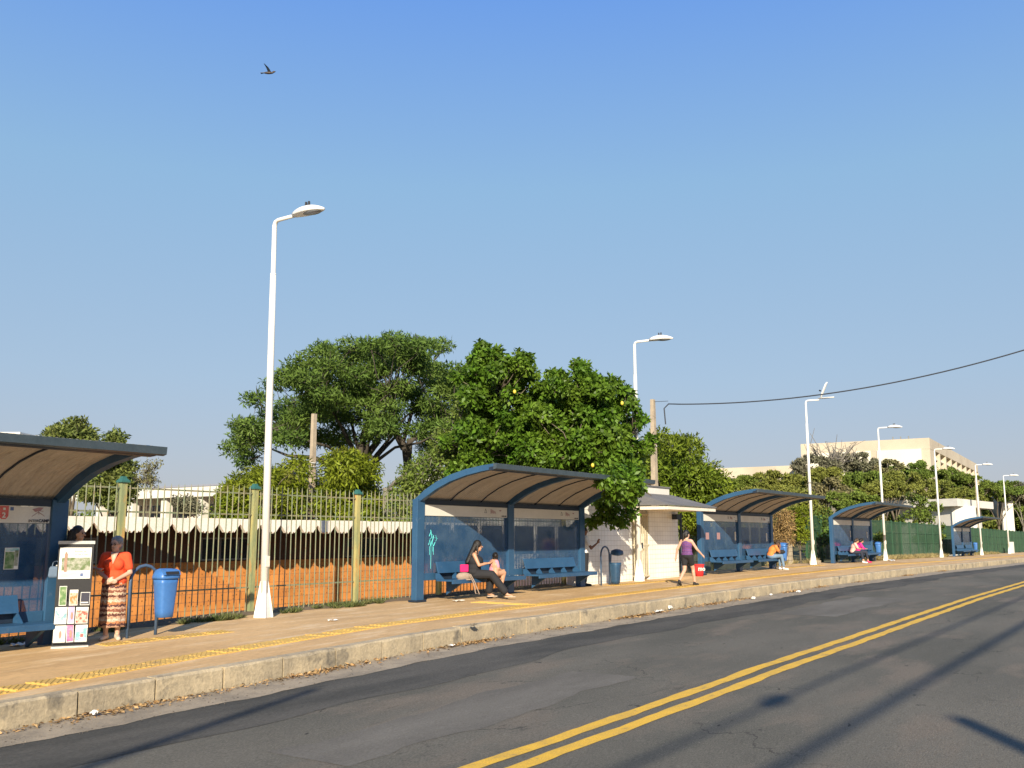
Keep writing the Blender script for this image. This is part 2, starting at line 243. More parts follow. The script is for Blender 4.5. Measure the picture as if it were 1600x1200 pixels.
# ------------------------------------------------------------------ mesh helpers
class MB:
    def __init__(s): s.v = []; s.f = []
    def add(s, vs, fs):
        o = len(s.v); s.v += [tuple(v) for v in vs]; s.f += [tuple(i+o for i in f) for f in fs]; return s
    def box(s, a, b):
        (x0, y0, z0), (x1, y1, z1) = a, b
        return s.add([(x0,y0,z0),(x1,y0,z0),(x1,y1,z0),(x0,y1,z0),(x0,y0,z1),(x1,y0,z1),(x1,y1,z1),(x0,y1,z1)],
                     [(0,3,2,1),(4,5,6,7),(0,1,5,4),(1,2,6,5),(2,3,7,6),(3,0,4,7)])
    def cbox(s, c, d, Rm=None, ch=0.):
        c = Vector(c); Rm = Rm or Matrix.Identity(3); hx, hy, hz = d[0]/2, d[1]/2, d[2]/2
        vs = [c+Rm@Vector((sx*hx, sy*hy, sz*hz)) for sz in (-1, 1) for sx, sy in ((-1,-1),(1,-1),(1,1),(-1,1))]
        return s.add(vs, [(0,3,2,1),(4,5,6,7),(0,1,5,4),(1,2,6,5),(2,3,7,6),(3,0,4,7)])
    def tube(s, pts, rad, n=8, cap=True, ell=(1, 1), up=(0, 0, 1)):
        pts = [Vector(p) for p in pts]
        if not hasattr(rad, '__len__'): rad = [rad]*len(pts)
        o = len(s.v); fs = []; prev = None
        for i, p in enumerate(pts):
            t = (pts[min(i+1, len(pts)-1)]-pts[max(i-1, 0)])
            t = t.normalized() if t.length > 1e-9 else Vector((0, 0, 1))
            a = prev if prev is not None else (Vector(up) if abs(t.dot(Vector(up))) < .95 else Vector((1, 0, 0)))
            a = (a-t*a.dot(t)); a = a.normalized() if a.length > 1e-6 else t.orthogonal().normalized()
            prev = a; b = t.cross(a)
            for k in range(n):
                q = 2*math.pi*k/n; s.v.append(tuple(p+(a*math.cos(q)*ell[0]+b*math.sin(q)*ell[1])*rad[i]))
        for i in range(len(pts)-1):
            for k in range(n):
                k2 = (k+1) % n; fs.append((o+i*n+k, o+i*n+k2, o+(i+1)*n+k2, o+(i+1)*n+k))
        if cap: fs += [tuple(o+k for k in range(n))[::-1], tuple(o+(len(pts)-1)*n+k for k in range(n))]
        s.f += fs; return s
    def ball(s, c, r, Rm=None, nu=12, nv=8):
        c = Vector(c); r = (r, r, r) if not hasattr(r, '__len__') else r; Rm = Rm or Matrix.Identity(3); o = len(s.v)
        s.v.append(tuple(c+Rm@Vector((0, 0, -r[2]))))
        for j in range(1, nv):
            ph = -math.pi/2+math.pi*j/nv
            for i in range(nu):
                q = 2*math.pi*i/nu
                s.v.append(tuple(c+Rm@Vector((math.cos(q)*math.cos(ph)*r[0], math.sin(q)*math.cos(ph)*r[1], math.sin(ph)*r[2]))))
        s.v.append(tuple(c+Rm@Vector((0, 0, r[2])))); last = len(s.v)-1
        for i in range(nu): s.f.append((o, o+1+(i+1) % nu, o+1+i))
        for j in range(nv-2):
            for i in range(nu):
                a = o+1+j*nu; s.f.append((a+i, a+(i+1) % nu, a+nu+(i+1) % nu, a+nu+i))
        a = o+1+(nv-2)*nu
        for i in range(nu): s.f.append((a+i, a+(i+1) % nu, last))
        return s
    def cap(s, a, b, ra, rb, ell=None):               # tapered capsule
        a, b = Vector(a), Vector(b); d = b-a; n = 5; pts = []; rr = []
        L = max(d.length, 1e-6); u = d/L
        for i in range(n): 
            q = math.pi/2*(1-i/(n-1)); pts.append(a-u*ra*math.sin(q)); rr.append(max(ra*math.cos(q), .001))
        for i in range(n):
            q = math.pi/2*i/(n-1); pts.append(b+u*rb*math.sin(q)); rr.append(max(rb*math.cos(q), .001))
        return s.tube(pts, rr, 10, True, ell or (1, 1))
    def loft(s, rings, close=True, caps=True):
        n = len(rings[0]); o = len(s.v)
        for r in rings: s.v += [tuple(p) for p in r]
        for i in range(len(rings)-1):
            for k in range(n if close else n-1):
                k2 = (k+1) % n; s.f.append((o+i*n+k, o+i*n+k2, o+(i+1)*n+k2, o+(i+1)*n+k))
        if caps: s.f += [tuple(o+k for k in range(n))[::-1], tuple(o+(len(rings)-1)*n+k for k in range(n))]
        return s
    def mesh(s, name, material, smooth=False):
        me = bpy.data.meshes.new(name); me.from_pydata(s.v, [], s.f); me.update()
        if material: me.materials.append(material)
        if smooth: me.polygons.foreach_set('use_smooth', [True]*len(me.polygons))
        return me
    def build(s, name, material, parent=None, smooth=False, bevel=0., **kw):
        o = bpy.data.objects.new(name, s.mesh(name, material, smooth)); sc.collection.objects.link(o)
        if parent: o.parent = parent
        if bevel:
            b = o.modifiers.new('bevel', 'BEVEL'); b.width = bevel; b.segments = 2; b.limit_method = 'ANGLE'
        for k, v in kw.items(): o[k] = v
        return o
    def organic(s, name, material, parent=None, voxel=.014, sm=4, **kw):   # union of the pieces as one smooth surface
        me = s.mesh(name, material); o = bpy.data.objects.new(name, me); sc.collection.objects.link(o)
        r = o.modifiers.new('r', 'REMESH'); r.mode = 'VOXEL'; r.voxel_size = voxel; r.use_smooth_shade = True
        if sm: k = o.modifiers.new('s', 'SMOOTH'); k.iterations = sm; k.factor = .5
        dg = bpy.context.evaluated_depsgraph_get(); me2 = bpy.data.meshes.new_from_object(o.evaluated_get(dg))
        o.modifiers.clear(); o.data = me2; me2.name = name
        if not me2.materials: me2.materials.append(material)
        me2.polygons.foreach_set('use_smooth', [True]*len(me2.polygons))
        bpy.data.meshes.remove(me)
        if parent: o.parent = parent
        for q, v in kw.items(): o[q] = v
        return o
def inst(name, me, parent, loc=(0, 0, 0), rot=None):
    o = bpy.data.objects.new(name, me); sc.collection.objects.link(o); o.parent = parent; o.location = loc
    if rot: o.rotation_euler = rot
    return o
def thing(name, label, cat, loc=(0, 0, 0), rz=0., group=None):
    o = bpy.data.objects.new(name, None); sc.collection.objects.link(o); o.location = loc; o.rotation_euler = (0, 0, rz)
    o.empty_display_size = .2; o['label'] = label; o['category'] = cat
    if group: o['group'] = group
    return o
def tag(o, label, cat, group=None):
    o['label'] = label; o['category'] = cat
    if group: o['group'] = group
    return o
def children(o): return [c for c in bpy.data.objects if c.parent == o]
def copy_tree(o, parent=None):
    c = o.copy(); sc.collection.objects.link(c); c.parent = parent
    for ch in children(o): copy_tree(ch, c)
    return c
def text(body, size, mtx, material, parent, name='lettering', extrude=.002, bold=0.):
    cu = bpy.data.curves.new(name, 'FONT'); cu.body = body; cu.size = size; cu.extrude = extrude; cu.offset = bold; cu.align_x = 'CENTER'; cu.align_y = 'CENTER'
    cu.resolution_u = 2
    t = bpy.data.objects.new(name+'_c', cu); sc.collection.objects.link(t)
    me = bpy.data.meshes.new_from_object(t.evaluated_get(bpy.context.evaluated_depsgraph_get())); bpy.data.objects.remove(t)
    me.name = name; me.materials.clear(); me.materials.append(material)
    o = bpy.data.objects.new(name, me); sc.collection.objects.link(o); o.parent = parent; o.matrix_local = mtx
    return o
FRONT = Euler((math.pi/2, 0, 0)).to_matrix().to_4x4()          # text in the xz plane, read from -y
def sheet(name, xs, rows, material, parent=None, smooth=True, **kw):   # rows: list of functions s -> (y, z)
    mb = MB(); rings = [[(x, *r(x)) for r in rows] for x in xs]; n = len(rows)
    for r in rings: mb.v += r
    for i in range(len(xs)-1):
        for k in range(n-1): mb.f.append((i*n+k, (i+1)*n+k, (i+1)*n+k+1, i*n+k+1))
    o = mb.build(name, material, parent, smooth, **kw)
    me = o.data
    if me.polygons[0].normal.z < 0: me.flip_normals()
    return o

# ------------------------------------------------------------------ ground, road, kerb, pavement
XS = sorted(set(list(np.arange(-60, 30, 1.)) + list(np.arange(30, 130, 3.)) + list(np.arange(130, 420, 15.)) + [420, 600, 900, 1500, 3000] + [-400, -200, -120, -80]))
def hill(x, y):
    b = g(x)-.45
    drop = -.75*np.clip((y-1.6)/1.2, 0, 1)*np.clip((18.5-x)/3., 0, 1)
    rise = np.clip((x-75)/60, 0, 1)*np.clip((y-14-.06*max(x-75, 0)*0)/40, 0, 1)*7.
    far = 5*np.clip((math.hypot(x-60, y-60)-140)/250, 0, 1) if y > 0 else 0
    return b+drop+rise+far
YS = [-1500, -500, -150, -60, -30, -20, -12, -6, -2, 0, .95, 1.6, 2.2, 2.8, 4, 6, 9, 14, 20, 28, 38, 50, 65, 85, 110, 150, 220, 400, 900, 2500]
go = sheet('ground', XS, [(lambda x, y=y: (y, hill(x, y))) for y in YS], M['hill'], kind='structure')
XR = [x for x in XS if x >= -60]
rd = lambda x: g(x)-.25
road = sheet('road', XR, [(lambda x, d=d: (d, rd(x)+.03*math.sin(math.pi*(d+5)/-15))) for d in (-19.5, -17, -14, -12, -10, -8.5, -7)] + [lambda x: (kerb_y(x)-.1, rd(x)-.02)], M['asphalt'], kind='structure')
def strip(name, xs, y0, y1, dz, m, parent=None, **kw):
    return sheet(name, xs, [(lambda x, t=t: (lerp(y0(x), y1(x), t), rz(x, lerp(y0(x), y1(x), t))+dz)) for t in (0, .2, .4, .6, .8, 1)], m, parent, **kw)
def rz(x, y):
    ds = [-19.5, -17, -14, -12, -10, -8.5, -7, kerb_y(x)-.1]; zs = [.03*math.sin(math.pi*(d+5)/-15) for d in ds[:7]]+[-.02]
    return rd(x)+float(np.interp(y, ds, zs))
jag = np.cumsum(nr.randn(2000)); 
def wob(x, a, f, ph=0): return a*(math.sin(x*f+ph)+.6*math.sin(x*f*2.3+ph*2)+.4*math.sin(x*f*5.1+ph*3))
XF = list(np.arange(-14, 60, .2))+list(np.arange(60, 140, 1.))
strip('gutter', XF, lambda x: kerb_y(x)-.85-.25*np.clip((x-25)/20, 0, 1)+wob(x, .035, 3.1), lambda x: kerb_y(x)-.05, .007, M['gutter'], kind='structure')
strip('road_edge_band', XF, lambda x: kerb_y(x)-2.15+wob(x, .12, .5), lambda x: kerb_y(x)-.8-.25*np.clip((x-25)/20, 0, 1)+wob(x, .05, 2.3, 1), .0035, M['asphalt_dark'], kind='structure')
pale = [strip('road_patch', list(np.arange(8.5, 15.5, .25)), lambda x: -8.3+wob(x, .05, 1.3), lambda x: -6.9+wob(x, .06, 1.1), .003, M['asphalt_pale'], kind='structure'),
        strip('road_patch', list(np.arange(-6.5, -1.2, .25)), lambda x: -8.6+wob(x, .06, 1.9), lambda x: -7.6-.15*x*0+wob(x, .07, 1.5), .003, M['asphalt_pale'], kind='structure')]
def ly(x): return float(np.interp(x, [-6, -1, 4, 16, 27, 60], [-9.5, -9.68, -9.7, -9.63, -9.8, -9.9]))
def line(y, hw, ph):
    strip('road_line', XF, lambda x: ly(x)+y-hw+wob(x, .009, 4.1, ph), lambda x: ly(x)+y+hw+wob(x, .009, 3.3, ph+2), .005, M['yellow'], kind='structure')
line(0, .083, 0); line(-.315, .083, 3)
pv = sheet('pavement', [x for x in XF], [lambda x: (kerb_y(x)+.2, g(x)-.004), lambda x: (-2.5, g(x)), lambda x: (-1, g(x)+.005), lambda x: (0, g(x)+.005), lambda x: (.98+.25*np.clip((x-19)/2, 0, 1), g(x)+.01)], M['pavement'], kind='structure')
sheet('far_pavement', XR, [lambda x: (-24.5, g(x)-.1), lambda x: (-19.55, g(x)-.1), lambda x: (-19.5, g(x)-.3)], M['pavement'], kind='structure')
# strip of earth and low rough footing along the fence
ft = sheet('earth_strip', list(np.arange(-14, 12.5, .25)), [lambda x: (.52+wob(x, .07, 2.), g(x)+.011), lambda x: (.75, g(x)+.05+wob(x, .012, 3)), lambda x: (.98, g(x)+.07), lambda x: (1.2, g(x)+.02), lambda x: (1.6, g(x)-.4)], M['soil'], kind='structure')
kroot = bpy.data.objects.new('kerb', None); sc.collection.objects.link(kroot); kroot['kind'] = 'structure'
def kerb_mesh(L, seed):
    r = random.Random(seed); mb = MB(); n = 6; rings = []
    for i in range(n+1):
        x = .008+(L-.016)*i/n; d = r.uniform(-.006, .006); e = r.uniform(.012, .03)
        rings.append([(x, -.0+d, -.32), (x, -.0+d, .0-e*1.3), (x, .0+e+d, r.uniform(-.004, .003)), (x, .2, .0), (x, .2, -.32)])
    return mb.loft(rings).mesh('kerb_stone', M['kerb'])
kms = [kerb_mesh(.98, i) for i in range(6)]
x = -14.3; i = 0; far = MB()
while x < 132:
    y0 = kerb_y(x); sl = math.atan2(kerb_y(x+.98)-y0, .98); gs = math.atan2(g(x+.98)-g(x), .98)
    if x < 62:
        o = inst('kerb_stone', kms[rng.randrange(6)], kroot, (x, y0+rng.uniform(-.01, .01), g(x)+.004+rng.uniform(-.008, .006)), (0, -gs, sl+rng.uniform(-.006, .006)))
    else:
        me = kms[i % 6]; mt = Matrix.Translation((x, y0, g(x)+.004))@Euler((0, -gs, sl)).to_matrix().to_4x4()
        far.add([mt@v.co for v in me.vertices], [tuple(p.vertices) for p in me.polygons])
    x += .99; i += 1
fo = far.build('kerb_stone', M['kerb'], kroot); fo['kind'] = 'stuff'
# tactile paving: 0.4 m tiles with diagonal ribs
def tactile_mesh():
    mb = MB(); s = .395; mb.box((-s/2, -s/2, -.03), (s/2, s/2, .008))
    d = Vector((1, 1, 0)).normalized(); nrm = Vector((-1, 1, 0)).normalized()
    for k in range(-4, 5):
        c = nrm*k*.062; hl = s/math.sqrt(2)-abs(k*.062)-.012
        if hl > .02: mb.cbox((c.x, c.y, .009), (hl*2, .032, .009), Matrix.Rotation(math.pi/4, 3, 'Z'))
    return mb.mesh('tactile_tile', M['tactile'])
tm = tactile_mesh()
def tact_y(x): return float(np.interp(x, [-7, -4, 0, 6, 12, 20, 30, 40, 60], [-3.6, -3.2, -2.95, -2.72, -2.55, -2.45, -2.7, -3.0, -3.1]))
ftact = MB(); x = -13.8
def put_tact(x, y, rot=0.):
    mt = Matrix.Translation((x, y, g(x)+.002))@Matrix.Rotation(rot, 4, 'Z')
    if x < 46: inst('tactile_tile', tm, pv, mt.translation, (0, -math.atan2(g(x+.2)-g(x-.2), .4), rot))
    else: ftact.add([mt@v.co for v in tm.vertices], [tuple(p.vertices) for p in tm.polygons])
while x < 125:
    put_tact(x, tact_y(x), math.atan2(tact_y(x+.4)-tact_y(x), .4)+rng.choice([0, 0, math.pi])); x += .4
for (a, b), n in (((( -3.75, -.95), (-2.0, -1.2)), 5), (((5.3, -2.7), (5.3, -1.3)), 4), (((12.9, -.5), (16.8, -.75)), 11), (((29.2, -.4), (33., -.5)), 10)):
    for k in range(n):
        t = k/max(n-1, 1); put_tact(lerp(a[0], b[0], t), lerp(a[1], b[1], t), math.atan2(b[1]-a[1], b[0]-a[0]))
ftact.build('tactile_tile', M['tactile'], pv)['kind'] = 'stuff'

# ------------------------------------------------------------------ leaves, grass, litter
def leaf_mesh(P, A, Nn, L, W, material, name='foliage', fold=.25, droop=0.):
    P = np.asarray(P, float); n = len(P); A = A/np.linalg.norm(A, axis=1, keepdims=True)
    S = np.cross(A, Nn); S /= np.maximum(np.linalg.norm(S, axis=1, keepdims=True), 1e-6); U = np.cross(S, A)
    L = np.broadcast_to(np.asarray(L, float).reshape(-1, 1), (n, 1)); W = np.broadcast_to(np.asarray(W, float).reshape(-1, 1), (n, 1))
    mid = P+A*L*.45
    V = np.stack([P, mid+S*W*.5+U*W*fold, P+A*L-U*L*droop, mid-S*W*.5+U*W*fold], 1).reshape(-1, 3)
    me = bpy.data.meshes.new(name); me.vertices.add(n*4); me.vertices.foreach_set('co', V.ravel())
    me.loops.add(n*4); me.loops.foreach_set('vertex_index', np.arange(n*4)); me.polygons.add(n)
    me.polygons.foreach_set('loop_start', np.arange(0, n*4, 4)); me.update(calc_edges=True); me.materials.append(material)
    return me
def unit(n, up=0.):
    d = nr.randn(n, 3); d[:, 2] += up; return d/np.linalg.norm(d, axis=1, keepdims=True)
def linko(name, me, parent=None, **kw):
    o = bpy.data.objects.new(name, me); sc.collection.objects.link(o)
    if parent: o.parent = parent
    for k, v in kw.items(): o[k] = v
    return o
def blades(name, pts, h, wdt, material, lean=.5, **kw):
    pts = np.asarray(pts); n = len(pts); A = nr.randn(n, 3)*lean; A[:, 2] = 1; N = nr.randn(n, 3)
    return linko(name, leaf_mesh(pts, A, N, h*nr.uniform(.4, 1.1, n), wdt, material, name, .1, .1), **kw)
def patch(x0, x1, y0, y1, n, z=.0):
    c = nr.uniform(0, 1, (n, 2)); cl = nr.uniform(0, 1, (max(3, n//60), 2)); idx = nr.randint(0, len(cl), n)
    q = cl[idx]+nr.randn(n, 2)*.05; q = np.clip(q, 0, 1)
    X = x0+(x1-x0)*q[:, 0]; Y = y0+(y1-y0)*q[:, 1]; return np.stack([X, Y, [g(x)+z for x in X]], 1)
wp = np.concatenate([patch(-1.5, -.25, .2, .62, 900), patch(.75, 1.35, .25, .6, 300), patch(1.9, 3.2, .25, .75, 1100), patch(3.4, 4.1, .3, .7, 350), patch(-3.3, -2.3, .4, .8, 350), patch(-6., -4.2, .5, .9, 300), patch(-.2, 5, .7, 1.1, 500)])
wd = blades('weeds', wp, .16, .018, M['weed'], .9); wd['kind'] = 'stuff'
dg_ = blades('dry_grass', np.concatenate([patch(46.5, 66, .1, 1.2, 7000), patch(30, 37, .8, 1.4, 700), patch(77, 92, .3, 1.3, 1500)]), .34, .035, M['drygrass'], .7); dg_['kind'] = 'stuff'
gp = []
for x0, n in [(-7.5, 60), (-6.2, 160), (-5.3, 140), (-4.2, 60), (-2.9, 240), (-2., 80), (0.2, 150), (.9, 200), (3.5, 60), (6.5, 260), (7.6, 120), (9.4, 60), (11, 160), (13, 80), (17, 160), (20, 100), (24, 90), (30, 200), (36, 120)]:
    xx = x0+nr.randn(n)*.45; yy = np.array([kerb_y(v)-.06-abs(nr.randn())*.13 for v in xx]); gp.append(np.stack([xx, yy, [rz(a, b)+.02 for a, b in zip(xx, yy)]], 1))
gp = np.concatenate(gp); A = nr.randn(len(gp), 3); A[:, 2] *= .25; N = nr.randn(len(gp), 3)*.5; N[:, 2] += 1
linko('dry_leaves', leaf_mesh(gp, A, N, nr.uniform(.03, .085, len(gp)), nr.uniform(.015, .045, len(gp)), M['litter'], 'dry_leaves', .3), kind='stuff')
# grit and pebbles in the gutter
gn = 1500; xx = nr.uniform(-9, 20, gn); yy = np.array([kerb_y(v)-nr.uniform(.02, .95) for v in xx]); P = np.stack([xx, yy, [rz(a, b)+.012 for a, b in zip(xx, yy)]], 1)
linko('grit', leaf_mesh(P, unit(gn)*[1, 1, .2], np.tile([0, 0, 1.], (gn, 1)), nr.uniform(.01, .03, gn), nr.uniform(.01, .022, gn), M['gutter'], 'grit', .4), kind='stuff')
def scrap(px, py, dz, label, sx=.16, sy=.1, m='paper', h=.03, name='paper_scrap', grp=None):
    r = pray(px, py); lo, hi = 1., 300.
    for _ in range(50):
        k = (lo+hi)/2
        if CAM[2]+r[2]*k > g(CAM[0]+r[0]*k)+dz: lo = k
        else: hi = k
    X, Y = CAM[0]+r[0]*lo, CAM[1]+r[1]*lo
    mb = MB(); rr = random.Random(int(px*7+py)); nx = 4
    pts = [[(X+sx*(i/nx-.5)+rr.uniform(-.01, .01), Y+sy*(j/nx-.5)+rr.uniform(-.01, .01), CAM[2]+r[2]*lo+.012+rr.uniform(0, h)) for j in range(nx+1)] for i in range(nx+1)]
    for i in range(nx):
        for j in range(nx):
            o = len(mb.v); mb.v += [pts[i][j], pts[i+1][j], pts[i+1][j+1], pts[i][j+1]]; mb.f.append((o, o+1, o+2, o+3))
    return tag(mb.build(name, M[m]), label, 'litter')
scrap(521, 971, 0, 'small white paper lying on the pavement right of the nearest lamp post', .2, .08)
scrap(716, 940, 0, 'flattened pale cardboard on the pavement under the bench left of the seated woman', .34, .14, 'plaster', name='cardboard_scrap')
scrap(28, 1010, 0, 'crumpled white paper on the shaded ground under the nearest shelter', .22, .18, h=.06)
scrap(146, 1119, -.25, 'small crumpled white wrapper in the gutter at far left', .07, .06, h=.05)
scrap(664, 1013, -.25, 'white paper cup remains in the gutter below the fence', .12, .06, h=.05)
scrap(706, 1011, -.25, 'torn grey-white wrapper among dry leaves in the gutter', .14, .08, h=.04)
scrap(1030, 957, -.25, 'largest white paper sheet in the gutter near the walking woman', .3, .1, h=.05)
scrap(1047, 953, -.25, 'folded white paper standing in the gutter behind the largest sheet', .14, .06, h=.1)
scrap(1177, 937, -.25, 'white paper in the gutter right of the walking woman', .2, .1, h=.08)
scrap(1205, 931, -.25, 'small white scrap in the gutter at the kerb bend', .1, .08, h=.06)
scrap(1248, 926, -.25, 'pale paper in the far gutter below the second shelter from right', .14, .1, h=.06)
scrap(740, 979, .004, 'small brown rag lying on top of the kerb', .12, .1, 'bark', h=.05, name='rag')
scrap(1393, 877, 0, 'white sheet lying beside the lamp post right of the two seated women', .6, .3, h=.1)

# ------------------------------------------------------------------ bus shelters
SL = 7.62
PROF = [(.02, 2.30), (-.22, 2.47), (-.55, 2.64), (-.95, 2.79), (-1.4, 2.90), (-1.85, 2.965), (-2.25, 3.0)]
def prof_at(y): return float(np.interp(-y, [-p[0] for p in PROF], [p[1] for p in PROF]))
def make_shelter():
    t = thing('bus_shelter', '', 'bus shelter', (0, 0, 0), 0, 'blue bus shelters along the pavement')
    B = M['blue']
    for k, px in enumerate((.135, SL/2, SL-.135)):
        MB().box((px-.135, -.07, -.02), (px+.135, .09, 2.30)).build('post', B, t, bevel=.008)
        rib = MB(); pr = [(px-.075, px+.075)]
        top = [(y, z) for y, z in PROF]; rings = []
        for i, (y, z) in enumerate(top):
            th = .15-.075*i/(len(top)-1)
            rings.append([(px-.07, y, z-th), (px+.07, y, z-th), (px+.07, y, z+.045), (px-.07, y, z+.045)])
        rings[0] = [(px-.07, .09, 2.16), (px+.07, .09, 2.16), (px+.07, .09, 2.302), (px-.07, .09, 2.302)]
        rib.loft(rings).build('roof_rib', B if k == 0 else M['blue_bench'], t, bevel=.006)  # middle and right ribs darker: roof shade put into their colour
        MB().box((px-.17, -.12, -.03), (px+.17, .14, .012)).build('base_plate', M['navy'], t)
    MB().box((.28, -.05, 2.19), (SL-.28, .07, 2.30)).build('back_beam', M['navy'], t)
    MB().loft([[(x, -2.25, 2.90), (x, -2.33, 2.92), (x, -2.34, 3.03), (x, -2.25, 3.035)] for x in (-.04, SL+.12)]).build('front_gutter', M['trim_grey'], t)
    MB().loft([[(x, -2.10, 2.885), (x, -2.24, 2.895), (x, -2.24, 2.975), (x, -2.10, 2.955)] for x in (0, SL)]).build('front_beam', M['navy'], t)
    # corrugated roof sheets, three to a bay
    W = (SL-.14)/6
    mb = MB(); n = 26; rows = []
    ys = [.1]+[p[0] for p in PROF[1:]]+[-2.3]
    for j, y in enumerate(ys):
        row = []
        for i in range(n*2+1):
            x = W*i/(n*2); zz = prof_at(min(y, .02))+.018+(.007 if (i % 4) in (1, 2) else -.002)
            row.append((x+.004 if i == 0 else (x-.004 if i == n*2 else x), y, zz-(.04 if j == 0 else 0)))
        rows.append(row)
    up = [[(a, b, c+.012) for a, b, c in r] for r in rows]
    k = n*2+1
    for r in rows+up: mb.v += r
    H = len(rows)*k
    for j in range(len(rows)-1):
        for i in range(k-1):
            a = j*k+i; mb.f.append((a, a+k, a+k+1, a+1)); mb.f.append((H+a, H+a+1, H+a+k+1, H+a+k))
    for j in range(len(rows)-1):
        for i in (0, k-1):
            a = j*k+i; mb.f.append((a, a+k, H+a+k, H+a))
    for j in (0, len(rows)-1):
        for i in range(k-1):
            a = j*k+i; mb.f.append((a, a+1, H+a+1, H+a))
    me = mb.mesh('roof_sheet', M['roof_sheet'])
    for s in range(6): inst('roof_sheet', me, t, (.07+W*s, 0, 0))
    for s in (1, 2, 4, 5):                                  # thin seam battens below the sheets
        x = .07+W*s; MB().loft([[(x-.012, y, z-.012), (x+.012, y, z-.012), (x+.012, y, z+.012), (x-.012, y, z+.012)] for y, z in PROF]).build('seam_batten', M['navy'], t)
    for bx0, bx1 in ((.275, SL/2-.135), (SL/2+.135, SL-.275)):
        MB().box((bx0+.01, -.035, 1.93), (bx1-.01, .0, 2.185)).build('sign_band', M['sign_white'], t)
        gl = MB().box((bx0+.02, -.012, .60), (bx1-.02, -.004, 1.925)).build('glass_pane', M['glass'], t)
        wB = bx1-bx0
        for k in range(3):
            a = bx0+.12+k*(wB-.1)/3
            MB().box((a, .001, .98), (a+(wB-.1)/3-.2, .007, 1.72)).build('window_film', M['film'], gl)
        MB().box((bx0, -.03, .44), (bx1, .04, .60)).build('lower_rail', M['blue'], t, bevel=.006)
        MB().box((bx0, -.02, 1.925), (bx1, .03, 1.945)).build('glazing_bar', M['navy'], t)
        # bench with divided back, brackets
        b0, b1 = bx0+.35, bx1-.12
        bn = MB(); bn.box((b0, -.62, .415), (b1+.1, -.14, .455)); bn.box((b0, -.64, .36), (b1+.1, -.60, .456)); seat = bn.build('bench', M['blue_bench'], t, bevel=.005)
        bk = MB(); 
        a = [(-.20, .60), (-.12, .86), (-.09, .86), (-.16, .60)]
        bk.loft([[(x, y, z) for y, z in a] for x in (b0+.02, b1-.35)]); bk.build('backrest', M['blue_bench'], seat, bevel=.004)
        MB().box((b0+.03, -.085, .455), (b1-.36, -.075, .62)).build('back_panel', M['navy'], seat)
        for k in range(5):
            x = lerp(b0+.03, b1-.37, k/4)
            MB().loft([[(xx, -.10, .457), (xx, -.30 if 0 < k < 4 else -.36, .457), (xx, -.20, .598), (xx, -.10, .598)] for xx in (x-.012, x+.012)]).build('bracket', M['blue_bench'], seat)
        for x in (b0+.5, b1-.12):
            MB().loft([[(xx, -.07, .41), (xx, -.55, .41), (xx, -.55, .38), (xx, -.07, .08)] for xx in (x-.03, x+.03)]).build('support', M['blue_bench'], seat)
    return t
proto = make_shelter()
sh = []
for x, lab in ((4.42, 'blue bus shelter with cyan graffiti, a woman and child on its bench'),
               (-11.72, 'nearest blue bus shelter at the left edge, with red route sign 2'),
               (20.42, 'blue bus shelter right of the tiled kiosk, person in orange seated at its end'),
               (36.62, 'blue bus shelter with two women in pink seated on its bench'),
               (67.9, 'farthest and smallest blue bus shelter, empty, in front of the green fence')):
    o = proto if not sh else copy_tree(proto)
    zb = g(x+SL/2)+.01; o.location = (x, 0, zb); o.rotation_euler = (0, -math.atan2(g(x+SL)-g(x), SL)*.0, 0); o['label'] = lab; sh.append(o)
S2, S1, S3, S4, S5 = sh
for o, d in ((S1, -.16), (S2, -.0), (S3, -.02), (S4, 0), (S5, -.05)):
    x = o.location.x; o.location.z = max(g(x), g(x+SL)) - .0 if o is not S1 else g(x+SL)-.09
M['red_ink'] = mat('red_ink', (.62, .10, .09), (.5, .15, .13), .6, 8); M['dark_ink'] = mat('dark_ink', (.03, .03, .05), rough=.6)
M['blue_ink'] = mat('blue_ink', (.10, .15, .30), rough=.6); M['faint_ink'] = mat('faint_ink', (.38, .22, .22), rough=.6); M['cyan_spray'] = mat('cyan_spray', (.10, .62, .62), rough=.6)
M['green_ink'] = mat('green_ink', (.10, .20, .06), (.3, .36, .2), .6, 14, (.45, .6)); M['orange_ink'] = mat('orange_ink', (.62, .2, .06), (.5, .4, .3), .6, 18, (.5, .58))
M['pink_ink'] = mat('pink_ink', (.6, .1, .25), (.7, .3, .45), .6, 14); M['lilac_ink'] = mat('lilac_ink', (.5, .36, .6), rough=.6)
M['teal_ink'] = mat('teal_ink', (.18, .42, .42), (.5, .62, .6), .6, 14, (.45, .55)); M['photo_ink'] = mat('photo_ink', (.12, .17, .06), (.4, .4, .33), .6, 12, (.4, .6)); M['photo_red'] = mat('photo_red', (.35, .08, .05), (.6, .45, .35), .6, 16, (.45, .55))
M['skyph_ink'] = mat('sky_photo', (.2, .36, .42), (.6, .62, .58), .6, 10, (.45, .58)); M['figure_ink'] = mat('figure_ink', (.35, .22, .16), rough=.6)
def quad(parent, name, x0, x1, z0, z1, y, m, t=.003): return MB().box((x0, y-t, z0), (x1, y, z1)).build(name, M[m], parent)
def poly(parent, name, pts, y, m, t=.003):
    return MB().loft([[(a, yy, b) for a, b in pts] for yy in (y-t, y)]).build(name, M[m], parent)
